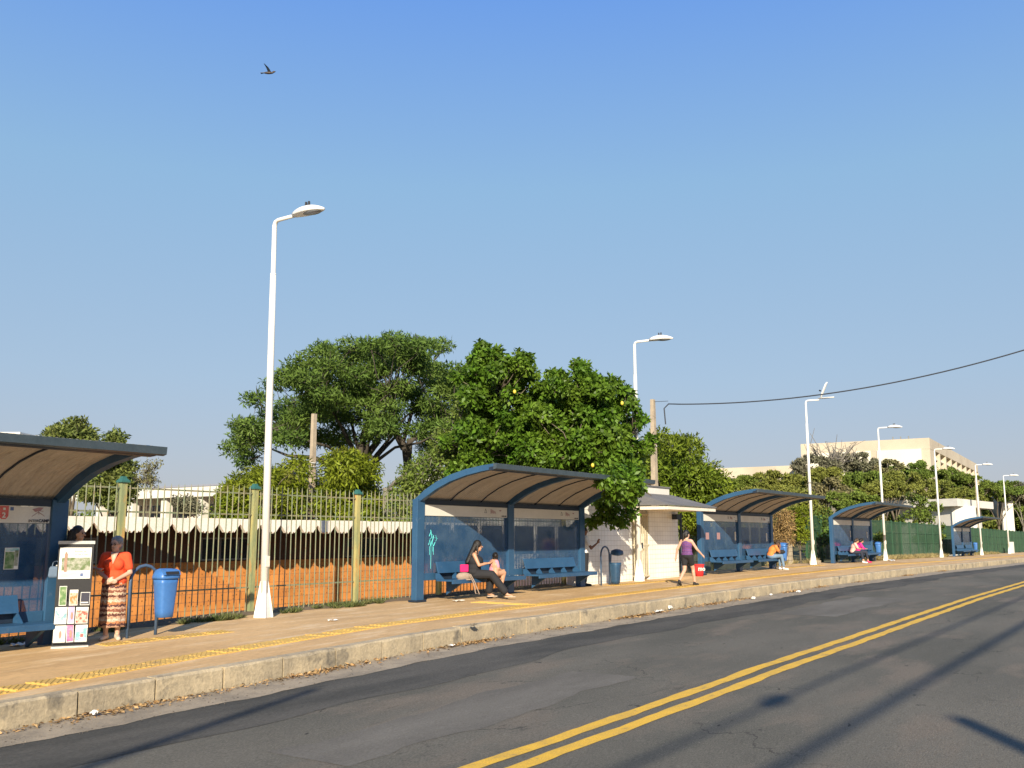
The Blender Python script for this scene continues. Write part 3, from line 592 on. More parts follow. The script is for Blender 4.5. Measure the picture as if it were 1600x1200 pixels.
# nearest shelter: route sign, emblem, lettering, leaflet
X0 = S1.location.x
def sx(px_s): return px_s-X0
xr = SL-.275
poly(S1, 'route_marker', [(xr-.80, 2.183), (xr-.80, 2.01), (xr-.76, 1.985), (xr-.70, 1.985), (xr-.665, 2.03), (xr-.665, 2.183)], -.037, 'red_ink')
text('2', .11, Matrix.Translation((xr-.733, -.0425, 2.04))@FRONT, M['sign_white'], S1, 'route_number', bold=.004)
quad(S1, 'route_square', xr-.75, xr-.715, 2.12, 2.155, -.041, 'sign_white')
quad(S1, 'route_square', xr-.88, xr-.83, 2.115, 2.165, -.037, 'blue_ink'); quad(S1, 'route_square', xr-.64, xr-.59, 2.115, 2.165, -.037, 'blue_ink')
poly(S1, 'emblem', [(xr-.30, 2.14), (xr-.2, 2.17), (xr-.12, 2.17), (xr-.17, 2.12), (xr-.25, 2.10)], -.037, 'faint_ink')
for a, b in (((xr-.2, 2.10), (xr-.3, 2.03)), ((xr-.2, 2.10), (xr-.1, 2.04)), ((xr-.2, 2.12), (xr-.19, 2.06)), ((xr-.29, 2.135), (xr-.12, 2.11))):
    MB().tube([(a[0], -.038, a[1]), (b[0], -.038, b[1])], .004, 4).build('emblem_stroke', M['faint_ink'], S1)
text('INTER', .058, Matrix.Translation((xr-.27, -.04, 1.962))@FRONT, M['dark_ink'], S1)
text('CAMP', .064, Matrix.Translation((xr-.105, -.04, 1.964))@FRONT, M['dark_ink'], S1, bold=.0022)
lf = quad(S1, 'leaflet', 6.68, 6.90, 1.24, 1.56, -.02, 'paper'); quad(lf, 'leaflet_print', 6.69, 6.83, 1.25, 1.50, -.0235, 'green_ink'); quad(lf, 'leaflet_photo', 6.835, 6.89, 1.29, 1.52, -.0235, 'photo_ink'); quad(lf, 'leaflet_photo', 6.69, 6.89, 1.51, 1.55, -.0235, 'teal_ink')
# second shelter: marks on the bands, graffiti
def band_marks(S, bx1, small=False):
    for q in (0,):
        c = bx1-.95; 
        for a, b in (((c, 2.14), (c-.05, 2.04)), ((c-.05, 2.04), (c+.05, 2.04)), ((c+.05, 2.04), (c, 2.14))): MB().tube([(a[0], -.038, a[1]), (b[0], -.038, b[1])], .004, 4).build('emblem_stroke', M['dark_ink'], S)
        for k in range(5): quad(S, 'faded_mark', c+.22+k*.045, c+.245+k*.045, 2.02+.02*(k % 2), 2.14-.015*k, -.037, 'faint_ink')
        quad(S, 'faded_mark', c+.6, c+.68, 2.09, 2.12, -.037, 'faint_ink')
        text('INTERCAMP', .04, Matrix.Translation((bx1-.14, -.04, 1.965))@FRONT, M['dark_ink'], S, bold=.001)
for S in (S2, S3): band_marks(S, SL/2-.15); band_marks(S, SL-.29)
gf = [[(.50, 1.45), (.56, 1.56), (.60, 1.42), (.52, 1.38), (.62, 1.33), (.66, 1.47), (.58, 1.50)], [(.48, 1.25), (.52, 1.36), (.56, 1.22), (.60, 1.34), (.66, 1.22), (.72, 1.31)], [(.55, 1.60), (.58, 1.50)], [(.74, 1.48), (.78, 1.38), (.74, 1.33)],
      [(.52, 1.22), (.52, 1.02)], [(.57, 1.22), (.57, .70)], [(.64, 1.22), (.64, 1.10)], [(.69, 1.42), (.82, 1.40)], [(.66, 1.2), (.66, 1.02)]]
for q, l in enumerate(gf):
    MB().tube([(a, -.016, b) for a, b in l], .0095 if q in (0, 1, 2) else .005, 4).build('graffiti_stroke', M['cyan_spray'], S2)
for x0, z0, S in ((SL/2-.45, 1.2, S3), (SL-.75, 1.15, S3), (SL/2-.5, 1.3, S4), (SL-1., 1.25, S4)): quad(S, 'notice', x0, x0+.14, z0, z0+.34, -.015, 'plaster')
for x0 in (.55, 1.6): quad(S3, 'red_sticker', x0, x0+.3, 1.25, 1.5, -.015, 'faint_ink')

# ------------------------------------------------------------------ street lamps
def make_lamp(h=7.85):
    t = thing('street_lamp', '', 'street lamp', (0, 0, 0), 0, 'white street lamps along the pavement')
    W = M['lamp_white']
    MB().tube([(0, 0, 0), (0, 0, 5.6), (0, 0, 6.75)], [.078, .066, .06], 12).build('pole', W, t, True)
    MB().tube([(0, 0, 6.72), (0, 0, 6.76), (0, 0, h-.10), (0, -.03, h-.025), (0, -.10, h), (0, -.66, h-.005)], [.062, .05, .048, .044, .04, .036], 12).build('arm', W, t, True)
    for a in range(4):
        d = Matrix.Rotation(a*math.pi/2+math.pi/4+.2, 3, 'Z'); vs = []
        for yy in (-.02, .02):
            for xx, zz in ((.05, 0), (.18, 0), (.18, .03), (.075, .68), (.05, .68)): vs.append(d@Vector((xx, yy, zz)))
        MB().add(vs, [(0, 1, 2, 3, 4), (9, 8, 7, 6, 5), (0, 5, 6, 1), (1, 6, 7, 2), (2, 7, 8, 3), (3, 8, 9, 4), (4, 9, 5, 0)]).build('base_fin', W, t)
    MB().loft([[(math.cos(q)*(.165-.09*min(1, zz/.68)), math.sin(q)*(.165-.09*min(1, zz/.68)), zz) for q in [math.pi/4+.2+k*math.pi/2 for k in range(4)]] for zz in (0, .03, .3, .68)]).build('base_cone', W, t)
    hd = MB(); rings = []
    for k in range(9):
        u = k/8; wd = .15*math.sin(math.pi*min(1, .12+u*.86))**.55; ht = .15*math.sin(math.pi*min(1, .16+u*.8))**.8
        cy = -.58-.82*u; cz = h-.01-.02*u
        rings.append([(wd*math.cos(q), cy, cz+(ht*math.sin(q) if math.sin(q) > 0 else .025*math.sin(q))) for q in np.linspace(0, 2*math.pi, 14, endpoint=False)])
    hd.loft(rings).build('lamp_head', W, t, True)
    MB().ball((0, -1.08, h-.03), (.115, .26, .05), Matrix.Rotation(R(2), 3, 'X')).build('lamp_glass', M['lamp_glass'], t, True)
    MB().box((-.045, -.088, .95), (.045, -.06, 1.15)).build('hatch', M['plaster'], t)
    for yy in (-.9, -.98): MB().tube([(0, yy, h+.09), (0, yy, h+.21)], [.03, .022], 8).build('photocell', M['black'], t)
    return t
lamp = make_lamp(); LX = [0, 15.55, 33.5, 47.1, 63.2, 80.3, 96.5]; lamps = []
LLAB = ['nearest and tallest white street lamp, standing before the orange wall', 'white street lamp in front of the tiled kiosk, rising out of the leafy tree', 'white street lamp with its broken head hinged open, beside the block pier',
        'white street lamp just right of the two seated women in pink', 'fifth white street lamp along the pavement, before the white flat-roofed house', 'white street lamp just right of the farthest bus shelter', 'farthest white street lamp, near the right edge beside a slim pole']
for x, l in zip(LX, LLAB):
    o = lamp if not lamps else copy_tree(lamp); o.location = (x, -.02, g(x)+.005); o['label'] = l; lamps.append(o)
L3 = lamps[2]
for c in children(L3):
    if c.name.startswith(('lamp_head', 'lamp_glass', 'photocell')): bpy.data.objects.remove(c)
h = 7.85
MB().loft([[(wd*math.cos(q), -.72-.03+dx+.04*math.sin(q), h+.1+zz) for q in np.linspace(0, 2*math.pi, 10, endpoint=False)] for wd, dx, zz in ((.04, 0, 0), (.13, -.07, .18), (.15, -.18, .42), (.12, -.27, .62), (.04, -.32, .72))]).build('lamp_head', M['lamp_white'], L3, True)
MB().loft([[(wd*math.cos(q), yy, h+.06+.03*math.sin(q)) for q in np.linspace(0, 2*math.pi, 10, endpoint=False)] for wd, yy in ((.06, -.62), (.13, -.85), (.14, -1.1), (.06, -1.38))]).build('lamp_tray', M['lamp_white'], L3, True)
MB().tube([(0, -.76, h+.42), (0, -.68, h+.45)], .035, 6).build('photocell', M['black'], L3)
lamps[6].rotation_euler = (0, 0, .1); lamps[0].rotation_euler = (-.009, -.006, 0)

# ------------------------------------------------------------------ fences
fence = thing('railing_fence', 'tall green and rusty yellow steel railing in front of the orange wall and zigzag roof', 'fence', (0, .8, 0))
FP = [-2.6+2.97*k for k in range(-4, 6)]
pm_ = MB().box((-.055, -.055, -.1), (.055, .055, 2.47)).mesh('post', M['green_post'])
cm_ = MB().loft([[(sx*r, sy*r, z) for sx, sy in ((-1,-1),(1,-1),(1,1),(-1,1))] for r, z in ((.085, 2.47), (.085, 2.50), (.045, 2.545), (.04, 2.58))]).mesh('post_cap', M['cap_green'])
for x in FP:
    p = inst('post', pm_, fence, (x, 0, 0)); c = inst('post_cap', cm_, p)
for a, b in zip(FP[:-1], FP[1:]):
    for z in (.53, 1.96, 2.38): MB().box((a+.067, -.012, z-.014), (b-.067, .012, z+.014)).build('rail', M['green_bar'], fence)
bm_ = MB().tube([(0, 0, 0), (0, 0, 2.42), (0, 0, 2.5)], [.0115, .0115, .002], 6).mesh('bar', M['green_bar'])
for a, b in zip(FP[:-1], FP[1:]):
    n = 21
    for k in range(1, n):
        x = a+(b-a)*k/n; inst('bar', bm_, fence, (x+rng.uniform(-.006, .006), -.024, g(x)+.04), (rng.uniform(-.004, .004), rng.uniform(-.006, .006), 0))
f2 = thing('railing_fence', 'green steel railing with climbing vines between the kiosk and the block pier', 'fence', (0, 1.6, .12))
for x in np.arange(19.4, 34.5, 2.95):
    inst('post', pm_, f2, (x, 0, 0))
for z in (.4, 1.96, 2.38): MB().box((19.4, -.012, z-.014), (34.2, .012, z+.014)).build('rail', M['green_bar'], f2)
for k in range(110): inst('bar', bm_, f2, (19.5+k*.134, -.024, 0))
f3 = thing('mesh_fence', 'long bright green vertical-slat fence behind the farther shelters', 'fence', (0, 1.35, 0))
mbp = MB()
for k in range(19): mbp.box((.06+k*.13, -.008, .02), (.105+k*.13, .008, 2.38))
for z in (.1, .9, 1.6, 2.3): mbp.box((.05, -.02, z), (2.5, .0, z+.03))
mp_ = mbp.mesh('fence_panel', M['mesh_green']); ps_ = MB().box((-.04, -.05, -.3), (.04, .05, 2.5)).mesh('post', M['mesh_post'])
x = 36.9
while x < 150:
    inst('fence_panel', mp_, f3, (x, 0, g(x)+.05)); inst('post', ps_, f3, (x, 0, g(x))); x += 2.55
# block pier
pier = thing('block_pier', 'short pale concrete block pier beside the lamp with the broken head', 'pier', (33.2, 1.1, g(33)))
for r in range(6):
    for c in range(2):
        dx = .16 if r % 2 else 0; w_ = (.42, .30) if not r % 2 else (.26, .46)
        x0 = 0 if c == 0 else w_[0]+.012
        MB().box((x0, 0, r*.2), (x0+w_[c], .2, r*.2+.188)).build('block', M['block'], pier, bevel=.006)
kb = MB().box((34.9, .35, g(35)-.05), (35.9, .62, g(35)+.16)).build('kerb_block', M['kerb'], bevel=.01); tag(kb, 'low concrete block lying between the lamp with broken head and the fourth shelter', 'concrete block')

# ------------------------------------------------------------------ zigzag-roofed orange building behind the railing
zb = thing('orange_building', 'low sunken orange brick building with white zigzag fibre-cement eave behind the railing', 'building', (0, 0, 0))
MB().box((-20, 4.6, -1.6), (18.0, 8.6, .93)).build('wall', M['orange_wall'], zb); MB().box((-20, 4.66, .932), (18.0, 8.6, 1.88)).build('upper_wall', M['eave_shade_brown'], zb)  # upper wall coloured dark brown to deepen the shade under the eave
T = .615
def ztile():
    pts = [(.012, 1.93), (.012, 1.80), (.17, 1.615), (.20, 1.65), (.245, 1.60), (.285, 1.645), (.335, 1.645), (.375, 1.60), (.415, 1.65), (.445, 1.615), (T-.012, 1.80), (T-.012, 1.93)]
    inn = [(a, max(b, 1.66) if .1 < a < .5 else b) for a, b in pts]
    mb = MB(); rings = []
    rings.append([(a, 3.44, b) for a, b in pts]); rings.append([(a, 3.53, b) for a, b in pts])
    rings.append([(a, 3.535, max(b, 1.885)) for a, b in pts]); rings.append([(a, 4.9, max(b, 1.89)) for a, b in pts])
    rings.append([(a, 8.8, max(b, 1.9)) for a, b in pts])
    return mb.loft(rings).mesh('roof_tile', M['white_roof'])
zt = ztile(); x = -19.9
while x < 17.8: inst('roof_tile', zt, zb, (x, 0, rng.uniform(-.006, .006))); x += T
for x0 in (-5.6, -2.3, 2.05, 6.9, 11.2):
    fr = MB().box((x0, 4.60, .96), (x0+1.7, 4.655, 1.50)).build('window', M['frame_grey'], zb)
    for k in range(3): MB().box((x0+.05+k*.55, 4.585, 1.0), (x0+.53+k*.55, 4.597, 1.46)).build('pane', M['glass_dark'], fr)

# ------------------------------------------------------------------ tiled kiosk
gk = g(16)
ki = thing('tiled_kiosk', 'white tiled kiosk with grey pitched roof, cream fascia and barred door', 'kiosk', (0, 0, gk))
MB().box((12.55, .25, -.3), (15.62, 3.2, 2.62)).build('side_wing', M['tile_wall'], ki)
MB().box((16.75, .2, -.3), (19.05, 3.4, 2.35)).build('wall', M['tile_wall'], ki)
MB().box((15.62, .9, -.3), (16.75, 1.0, 2.35)).build('doorway', M['plaster'], ki)
MB().box((15.62, .3, 2.2), (16.75, 3.4, 2.35)).build('lintel', M['plaster'], ki)
gr = MB()
for k in range(9): gr.box((15.68+k*.12, .2, .12), (15.72+k*.12, .225, 2.18))
for z in (.12, 1.12, 2.12): gr.box((15.64, .19, z), (16.73, .235, z+.05))
gr.build('door_grille', M['cream_grille'], ki); MB().box((16.18, .17, 1.05), (16.24, .2, 1.22)).build('door_lock', M['navy'], ki)
rf = [(15.36, -1.18), (19.12, -1.18), (19.12, 3.5), (12.4, 3.5), (12.4, -.2), (15.36, -.2)]
MB().box((15.36, -1.2, 2.28), (19.15, -1.12, 2.40)).build('fascia', M['plaster'], ki)
MB().box((15.36, -1.115, 2.28), (15.43, .245, 2.40)).build('fascia', M['plaster'], ki)
MB().box((15.43, -1.12, 2.30), (19.1, .25, 2.33)).build('soffit', M['plaster'], ki)
MB().add([(15.3, -1.24, 2.405), (19.18, -1.24, 2.405), (19.18, .45, 2.86), (16.3, .45, 2.86), (15.3, .45, 2.42), (15.3, -1.24, 2.43), (19.18, -1.24, 2.43), (19.18, .45, 2.89), (16.3, .45, 2.89), (15.3, .45, 2.45)],
         [(5, 6, 7, 8), (5, 8, 9), (0, 3, 2, 1), (0, 4, 3), (0, 1, 6, 5), (1, 2, 7, 6), (0, 5, 9, 4), (2, 3, 8, 7), (3, 4, 9, 8)]).build('roof', M['grey_roof'], ki)
MB().box((13.0, .46, 2.6), (18.95, 3.4, 3.12)).build('parapet', M['plaster_bright'], ki); MB().box((12.95, .42, 3.122), (19.0, 3.45, 3.17)).build('coping', M['grey_roof'], ki)
MB().box((18.55, .0, 2.02), (18.85, .19, 2.2)).build('wall_lamp', M['navy'], ki)
lbx = MB().box((12.15, .3, -.2), (12.54, .6, .62)).build('low_wall', M['plaster'], ki)
for k in range(3): MB().tube([(19.25, .18, 0), (19.25, .18, 2.25)], .04, 6).build('downpipe', M['navy'], ki) if k == 0 else None

# ------------------------------------------------------------------ litter bins
def make_bin(open_=False):
    t = thing('litter_bin', '', 'litter bin', (0, 0, 0), 0, 'blue litter bins on pipe stands')
    pm = M['pipe_blue']; pts = [(-.26, 0, -.02), (-.26, 0, .88)]+[(-.26*math.cos(q), 0, .88+.26*math.sin(q)) for q in np.linspace(.3, math.pi-.3, 7)]+[(.26, 0, .88), (.26, 0, -.02)]
    MB().tube(pts, .026, 8).build('stand', pm, t, True)
    def ring(z, wx, wy, cy, n=16, p=4):
        return [(wx*abs(math.cos(q))**(2/p)*math.copysign(1, math.cos(q)), cy+wy*abs(math.sin(q))**(2/p)*math.copysign(1, math.sin(q)), z) for q in np.linspace(0, 2*math.pi, n, endpoint=False)]
    bd = []
    z0 = -.0 if not open_ else -.26
    for z, a, b in ((.30, .10, .09), (.31, .125, .11), (.40, .135, .115), (.85, .17, .145), (.92, .178, .15)): bd.append(ring(z+z0, a, b, -.2))
    body = MB().loft(bd).build('bin_body', M['bin'] if not open_ else M['bin_dark'], t, True)
    body.location = (.26, 0, 0)
    bpy.context.view_layer.update()
    if not open_:
        lid = MB().loft([ring(.92, .195, .168, -.2), ring(.955, .195, .168, -.2), ring(1.0, .18, .155, -.2), ring(1.06, .145, .13, -.19), ring(1.085, .09, .08, -.18)]).build('lid', M['bin'], t, True); lid.location = (.26, 0, 0)
        hd = MB().loft([[(x, y, z) for y, z in ((-.30, .975), (-.385, .985), (-.35, 1.055), (-.26, 1.08))] for x in (-.15, .15)]).build('hood', M['bin'], t); hd.location = (.26, 0, 0)
        op = MB().loft([[(x, y, z) for y, z in ((-.32, .99), (-.3895, .992), (-.364, 1.042), (-.30, 1.05))] for x in (-.125, .125)]).build('opening', M['black'], t); op.location = (.26, 0, 0)
    else:
        lid = MB().loft([ring(0, .19, .165, 0), ring(.04, .19, .165, 0), ring(.11, .17, .15, 0), ring(.15, .09, .08, 0)]).build('lid', M['bin_dark'], t, True); lid.location = (.52, -.12, .90); lid.rotation_euler = (R(8), R(-6), 0)
        MB().tube([(.26, -.02, .5), (.26, -.05, .92)], .03, 6).build('bracket', pm, t)
    return t
b1 = make_bin(); b1.location = (-2.97, -.52, g(-3)+.0); b1['label'] = 'nearest blue litter bin with hooded lid, beside the woman in the orange blouse'
for c in children(b1): pass
b2 = make_bin(True); b2.location = (13.0, -.2, g(13)); b2['label'] = 'dark litter bin with its lid swung open, against the white tiled kiosk'
for x, y, l in ((28.75, .05, 'blue litter bin at the end of the third shelter, behind the seated person in orange'), (45.2, .15, 'blue litter bin between the fourth shelter and a lamp post'), (76.7, .1, 'small far blue litter bin at the end of the farthest shelter')):
    c = copy_tree(b1); c.location = (x, y, g(x)); c['label'] = l

# ------------------------------------------------------------------ display rack beside the nearest shelter
rk = thing('leaflet_rack', 'black display rack with a landscape poster on top and three rows of magazines', 'display rack', (-4.32, -.72, g(-4.3)), R(-30))
rk.scale = (1, 1, .955)
MB().box((-.245, 0, .03), (.245, .03, 1.60)).build('board', M['black'], rk)
MB().box((-.255, -.02, 1.60), (.255, .04, 1.65)).build('top_bar', M['alu'], rk)
MB().box((-.255, -.06, .0), (.255, .06, .03)).build('foot_bar', M['alu'], rk); MB().box((-.22, -.02, .0), (-.19, .3, .02)).build('foot', M['alu'], rk); MB().box((.19, -.02, .0), (.22, .3, .02)).build('foot', M['alu'], rk)
po = quad(rk, 'poster', -.225, .215, 1.06, 1.545, -.004, 'paper')
quad(po, 'poster_photo', -.19, .205, 1.19, 1.39, -.008, 'photo_ink'); quad(po, 'poster_figure', -.155, -.115, 1.17, 1.45, -.012, 'figure_ink'); MB().ball((-.135, -.012, 1.46), (.014, .004, .02)).build('poster_figure', M['figure_ink'], po)
text('Estudo da', .042, Matrix.Translation((.06, -.0095, 1.485))@FRONT, M['frame_grey'], po); text('em casa ou online', .026, Matrix.Translation((.08, -.0095, 1.44))@FRONT, M['frame_grey'], po)
quad(po, 'poster_logo', .075, .115, 1.095, 1.145, -.008, 'blue_ink')
for k in range(3): quad(po, 'poster_line', -.2, .02-.05*k, 1.135-.018*k, 1.141-.018*k, -.008, 'frame_grey')
for z in (.66, .38, .10):
    MB().box((-.24, -.035, z-.03), (.24, -.003, z-.012)).build('shelf', M['black'], rk); MB().box((-.24, -.038, z-.03), (.24, -.034, z+.05)).build('shelf_lip', M['black'], rk)
mags = [(.66, [(-.19, .10, .30, 'green_ink'), (-.05, .115, .24, 'orange_ink'), (.10, .13, .20, 'dark_ink')]), (.38, [(-.235, .165, .26, 'skyph_ink'), (-.055, .09, .27, 'lilac_ink'), (.05, .17, .25, 'photo_red')]), (.10, [(-.235, .165, .26, 'plaster'), (-.055, .10, .27, 'pink_ink'), (.06, .165, .26, 'teal_ink')])]
MAG = {'green_ink': 'slim green leaflet, top left in the rack', 'orange_ink': 'orange and white booklet, top middle in the rack', 'dark_ink': 'black booklet, top right in the rack', 'skyph_ink': 'pale blue landscape magazine, middle row left in the rack',
       'lilac_ink': 'narrow lilac leaflet, middle row centre in the rack', 'photo_red': 'magazine with a red picture, middle row right in the rack', 'plaster': 'cream magazine with a figure, bottom left in the rack', 'pink_ink': 'pink leaflet, bottom middle in the rack', 'teal_ink': 'pale teal magazine, bottom right in the rack'}
mk = rk.location; Rz = Matrix.Rotation(R(-30), 4, 'Z')
for z, row in mags:
    for a, wdt, hh, m in row:
        t = thing('magazine', MAG[m], 'magazine', Matrix.Translation(mk)@Rz@Vector((a+wdt/2, -.042, (z-.01)*.955)), R(-30), 'magazines in the display rack')
        t.scale = (1, 1, .955); t.rotation_euler = (R(-4), rng.uniform(-.05, .05), R(-30))
        MB().box((-wdt/2, -.004, 0), (wdt/2, 0, hh)).build('cover', M['paper'], t)
        MB().box((-wdt/2+.006, -.007, .01), (wdt/2-.006, -.0045, hh-(.05 if wdt > .15 or m == 'orange_ink' else .008))).build('picture', M[m], t)
        if m in ('lilac_ink', 'plaster', 'pink_ink'): MB().ball((.01, -.008, hh*.45), (.018, .002, .06)).build('print_figure', M['figure_ink'], t)
        if m == 'dark_ink': MB().box((-wdt/2+.01, -.0095, .03), (wdt/2-.02, -.0075, .05)).build('print_line', M['sign_white'], t)
        if m == 'teal_ink': MB().box((-.01, -.0095, .07), (.03, -.0075, .12)).build('print_mark', M['red_ink'], t)

# ------------------------------------------------------------------ people
def person(label, loc, yaw, J, skin='skin', vox=.014, hs=1., female=True, fing=True, head_yaw=0., head_pitch=0., belly=0.):
    t = thing('person', label, 'person', loc, yaw)
    V = {k: Vector(v) for k, v in J.items()}
    mb = MB(); pe, ch, nk, hd = V['pelvis'], V['chest'], V['neck'], V['head']
    up = (ch-pe).normalized(); lat = (V['shL']-V['shR']).normalized(); lat2 = (V['hipL']-V['hipR']).normalized()
    def basis(u, l): f = l.cross(u).normalized(); l2 = u.cross(f).normalized(); return Matrix((f, l2, u)).transposed()
    Bc = basis((nk-ch).normalized(), lat); Bp = basis(up, lat2)
    mb.ball(pe, (.115+belly*.5, .165, .12), Bp); mb.ball(lerp(pe, ch, .45), (.105+belly, .145+belly*.5, .17), basis(up, (lat+lat2).normalized()))
    mb.ball(ch, (.112, .155, .17), Bc); mb.cap(V['shL']-lat*.03, V['shR']+lat*.03, .062, .062)
    if female:
        for s in (1, -1): mb.ball(ch+Bc@Vector((.085, .07*s, -.0)), (.055, .06, .06))
    mb.cap(lerp(ch, nk, .6), nk+(hd-nk)*.5, .06, .05)
    Hm = Matrix.Rotation(head_yaw, 3, 'Z')@Matrix.Rotation(head_pitch, 3, 'Y')
    hc = lambda *v: hd+Hm@Vector(v)*hs
    mb.ball(hc(-.008, 0, .025), (.095*hs, .075*hs, .098*hs), Hm, 16, 12); mb.ball(hc(.022, 0, -.045), (.062*hs, .055*hs, .068*hs), Hm, 14, 10)
    mb.ball(hc(.045, 0, -.095), (.028*hs, .03*hs, .022*hs), Hm)
    mb.cap(hc(.088, 0, .012), hc(.112, 0, -.022), .009*hs, .014*hs)
    for s in (1, -1): mb.ball(hc(-.005, .076*s, -.005), (.018*hs, .009*hs, .03*hs), Hm)
    for sd in ('L', 'R'):
        mb.cap(V['sh'+sd], V['el'+sd], .052, .040); mb.cap(V['el'+sd], V['wr'+sd], .040, .025)
        mb.cap(V['hip'+sd], V['kn'+sd], .088, .056); mb.cap(V['kn'+sd], V['an'+sd], .056, .036)
        mb.cap(lerp(V['kn'+sd], V['an'+sd], .2)-Vector((.015, 0, 0)), lerp(V['kn'+sd], V['an'+sd], .45)-Vector((.015, 0, 0)), .05, .045)
        an = V['an'+sd]; to = V['to'+sd]; mb.cap(an-Vector((0, 0, .02)), lerp(an, to, .9), .034, .024)
        # hand: palm, four unequal bent fingers and a thumb leaving its side
        wr = V['wr'+sd]; d = V.get('hd'+sd, wr-V['el'+sd]).normalized(); s = 1 if sd == 'L' else -1
        sp = V.get('hs'+sd, Vector((1, 0, 0))); sp = (sp-d*sp.dot(d)).normalized(); nn = d.cross(sp).normalized()*s
        mb.cap(wr, wr+d*.075, .024, .027); mb.cap(wr+d*.03-sp*.018, wr+d*.085-sp*.022, .015, .014); mb.cap(wr+d*.03+sp*.018, wr+d*.085+sp*.022, .015, .014)
        for k, ln in enumerate((.058, .068, .064, .05)):
            b = wr+d*.085+sp*(.030-.020*k); m1 = b+(d*.9+nn*.25).normalized()*ln*.55; m2 = m1+(d*.75+nn*.6).normalized()*ln*.5
            mb.cap(b, m1, .0085, .008); mb.cap(m1, m2, .008, .007)
        tb = wr+d*.025+sp*.026; m1 = tb+(d*.6+sp*.75).normalized()*.035; mb.cap(tb, m1, .012, .010); mb.cap(m1, m1+(d*.95+sp*.2).normalized()*.03, .010, .008)
    mb.organic('body', M[skin], t, vox, 2)
    for s in (1, -1):
        MB().ball(hc(.081, .030*s, .008), (.010*hs, .013*hs, .008*hs), Hm, 8, 6).build('eye', M['black'], t, True)
        MB().tube([hc(.088, .014*s, .028), hc(.088, .032*s, .033), hc(.078, .048*s, .028)], .0035*hs, 5).build('eyebrow', M['hair_brown'], t)
    MB().ball(hc(.083, 0, -.052), (.008*hs, .022*hs, .006*hs), Hm, 8, 6).build('mouth', M['photo_red'], t, True)
    return t, V, hc, Hm, (Bc, Bp)
def STAND(h=1.6, arms=None, legs=None, lean=0.):
    k = h/1.6
    J = dict(pelvis=(0, 0, .88), chest=(.0, 0, 1.17), neck=(-.01, 0, 1.345), head=(.02, 0, 1.485), shL=(-.01, .165, 1.30), shR=(-.01, -.165, 1.30), elL=(-.02, .215, 1.04), elR=(-.02, -.215, 1.04),
             wrL=(.06, .21, .82), wrR=(.06, -.21, .82), hipL=(0, .085, .86), hipR=(0, -.085, .86), knL=(.01, .09, .46), knR=(.01, -.09, .46), anL=(-.02, .09, .08), anR=(-.02, -.09, .08), toL=(.13, .11, .03), toR=(.13, -.11, .03))
    J.update(arms or {}); J.update(legs or {})
    return {a: tuple(c*k for c in b) for a, b in J.items()}
def SIT(seat=.47, **kw):
    z = seat+.09
    J = dict(pelvis=(0, 0, z), chest=(.03, 0, z+.29), neck=(.04, 0, z+.46), head=(.07, 0, z+.60), shL=(.02, .16, z+.42), shR=(.02, -.16, z+.42), elL=(.08, .2, z+.17), elR=(.08, -.2, z+.17), wrL=(.28, .12, z+.1), wrR=(.28, -.12, z+.1),
             hipL=(.02, .09, z-.01), hipR=(.02, -.09, z-.01), knL=(.42, .1, z+.0), knR=(.42, -.1, z+.0), anL=(.44, .1, .09), anR=(.44, -.1, .09), toL=(.58, .12, .03), toR=(.58, -.12, .03))
    J.update(kw); return J
def top(V, Bs, m, parent, sleeve=.0, low=0., infl=.02, vox=.014, name='top', scoop=False, long_=0.):
    mb = MB(); Bc, Bp = Bs; pe, ch, nk = V['pelvis'], V['chest'], V['neck']; lat = (V['shL']-V['shR']).normalized()
    mb.ball(lerp(pe, ch, .45), (.107+infl, .148+infl, .18), Bp); mb.ball(ch, (.114+infl, .157+infl, .165 if scoop else .18), Bc)
    if low: mb.ball(lerp(pe, ch, low), (.118+infl, .17+infl, .14), Bp)
    for s in (1, -1): mb.ball(ch+Bc@Vector((.087, .07*s, 0)), (.055+infl, .058+infl, .062+infl))
    if not scoop: mb.cap(V['shL']-lat*.02, V['shR']+lat*.02, .062+infl*.6, .062+infl*.6)
    else:
        for sd, s in (('L', 1), ('R', -1)): mb.cap(V['sh'+sd]-lat*s*.06+Vector((0, 0, .045)), ch+Bc@Vector((.0, .11*s, .02)), .03, .07); 
    if sleeve:
        for sd in 'LR':
            e = lerp(V['sh'+sd], V['el'+sd], min(sleeve, 1)); mb.cap(V['sh'+sd], e, .06+infl*.5, .052+infl*.5)
            if sleeve > 1: mb.cap(V['el'+sd], lerp(V['el'+sd], V['wr'+sd], sleeve-1), .05+infl*.3, .034+infl*.4)
    return mb.organic(name, m, parent, vox, 2)
def legs(V, Bs, m, parent, f=.92, infl=.014, vox=.014, name='trousers', wide=0.):
    mb = MB(); mb.ball(V['pelvis'], (.118+infl, .168+infl, .12), Bs[1])
    for sd in 'LR':
        a = V['hip'+sd]; k = V['kn'+sd]; n = V['an'+sd]
        if f <= .5: mb.cap(a, lerp(a, k, f*2), .092+infl, .07+infl)
        else: mb.cap(a, k, .09+infl, .058+infl+wide*.5); mb.cap(k, lerp(k, n, (f-.5)*2), .058+infl+wide*.5, .04+infl+wide)
    return mb.organic(name, m, parent, vox, 2)
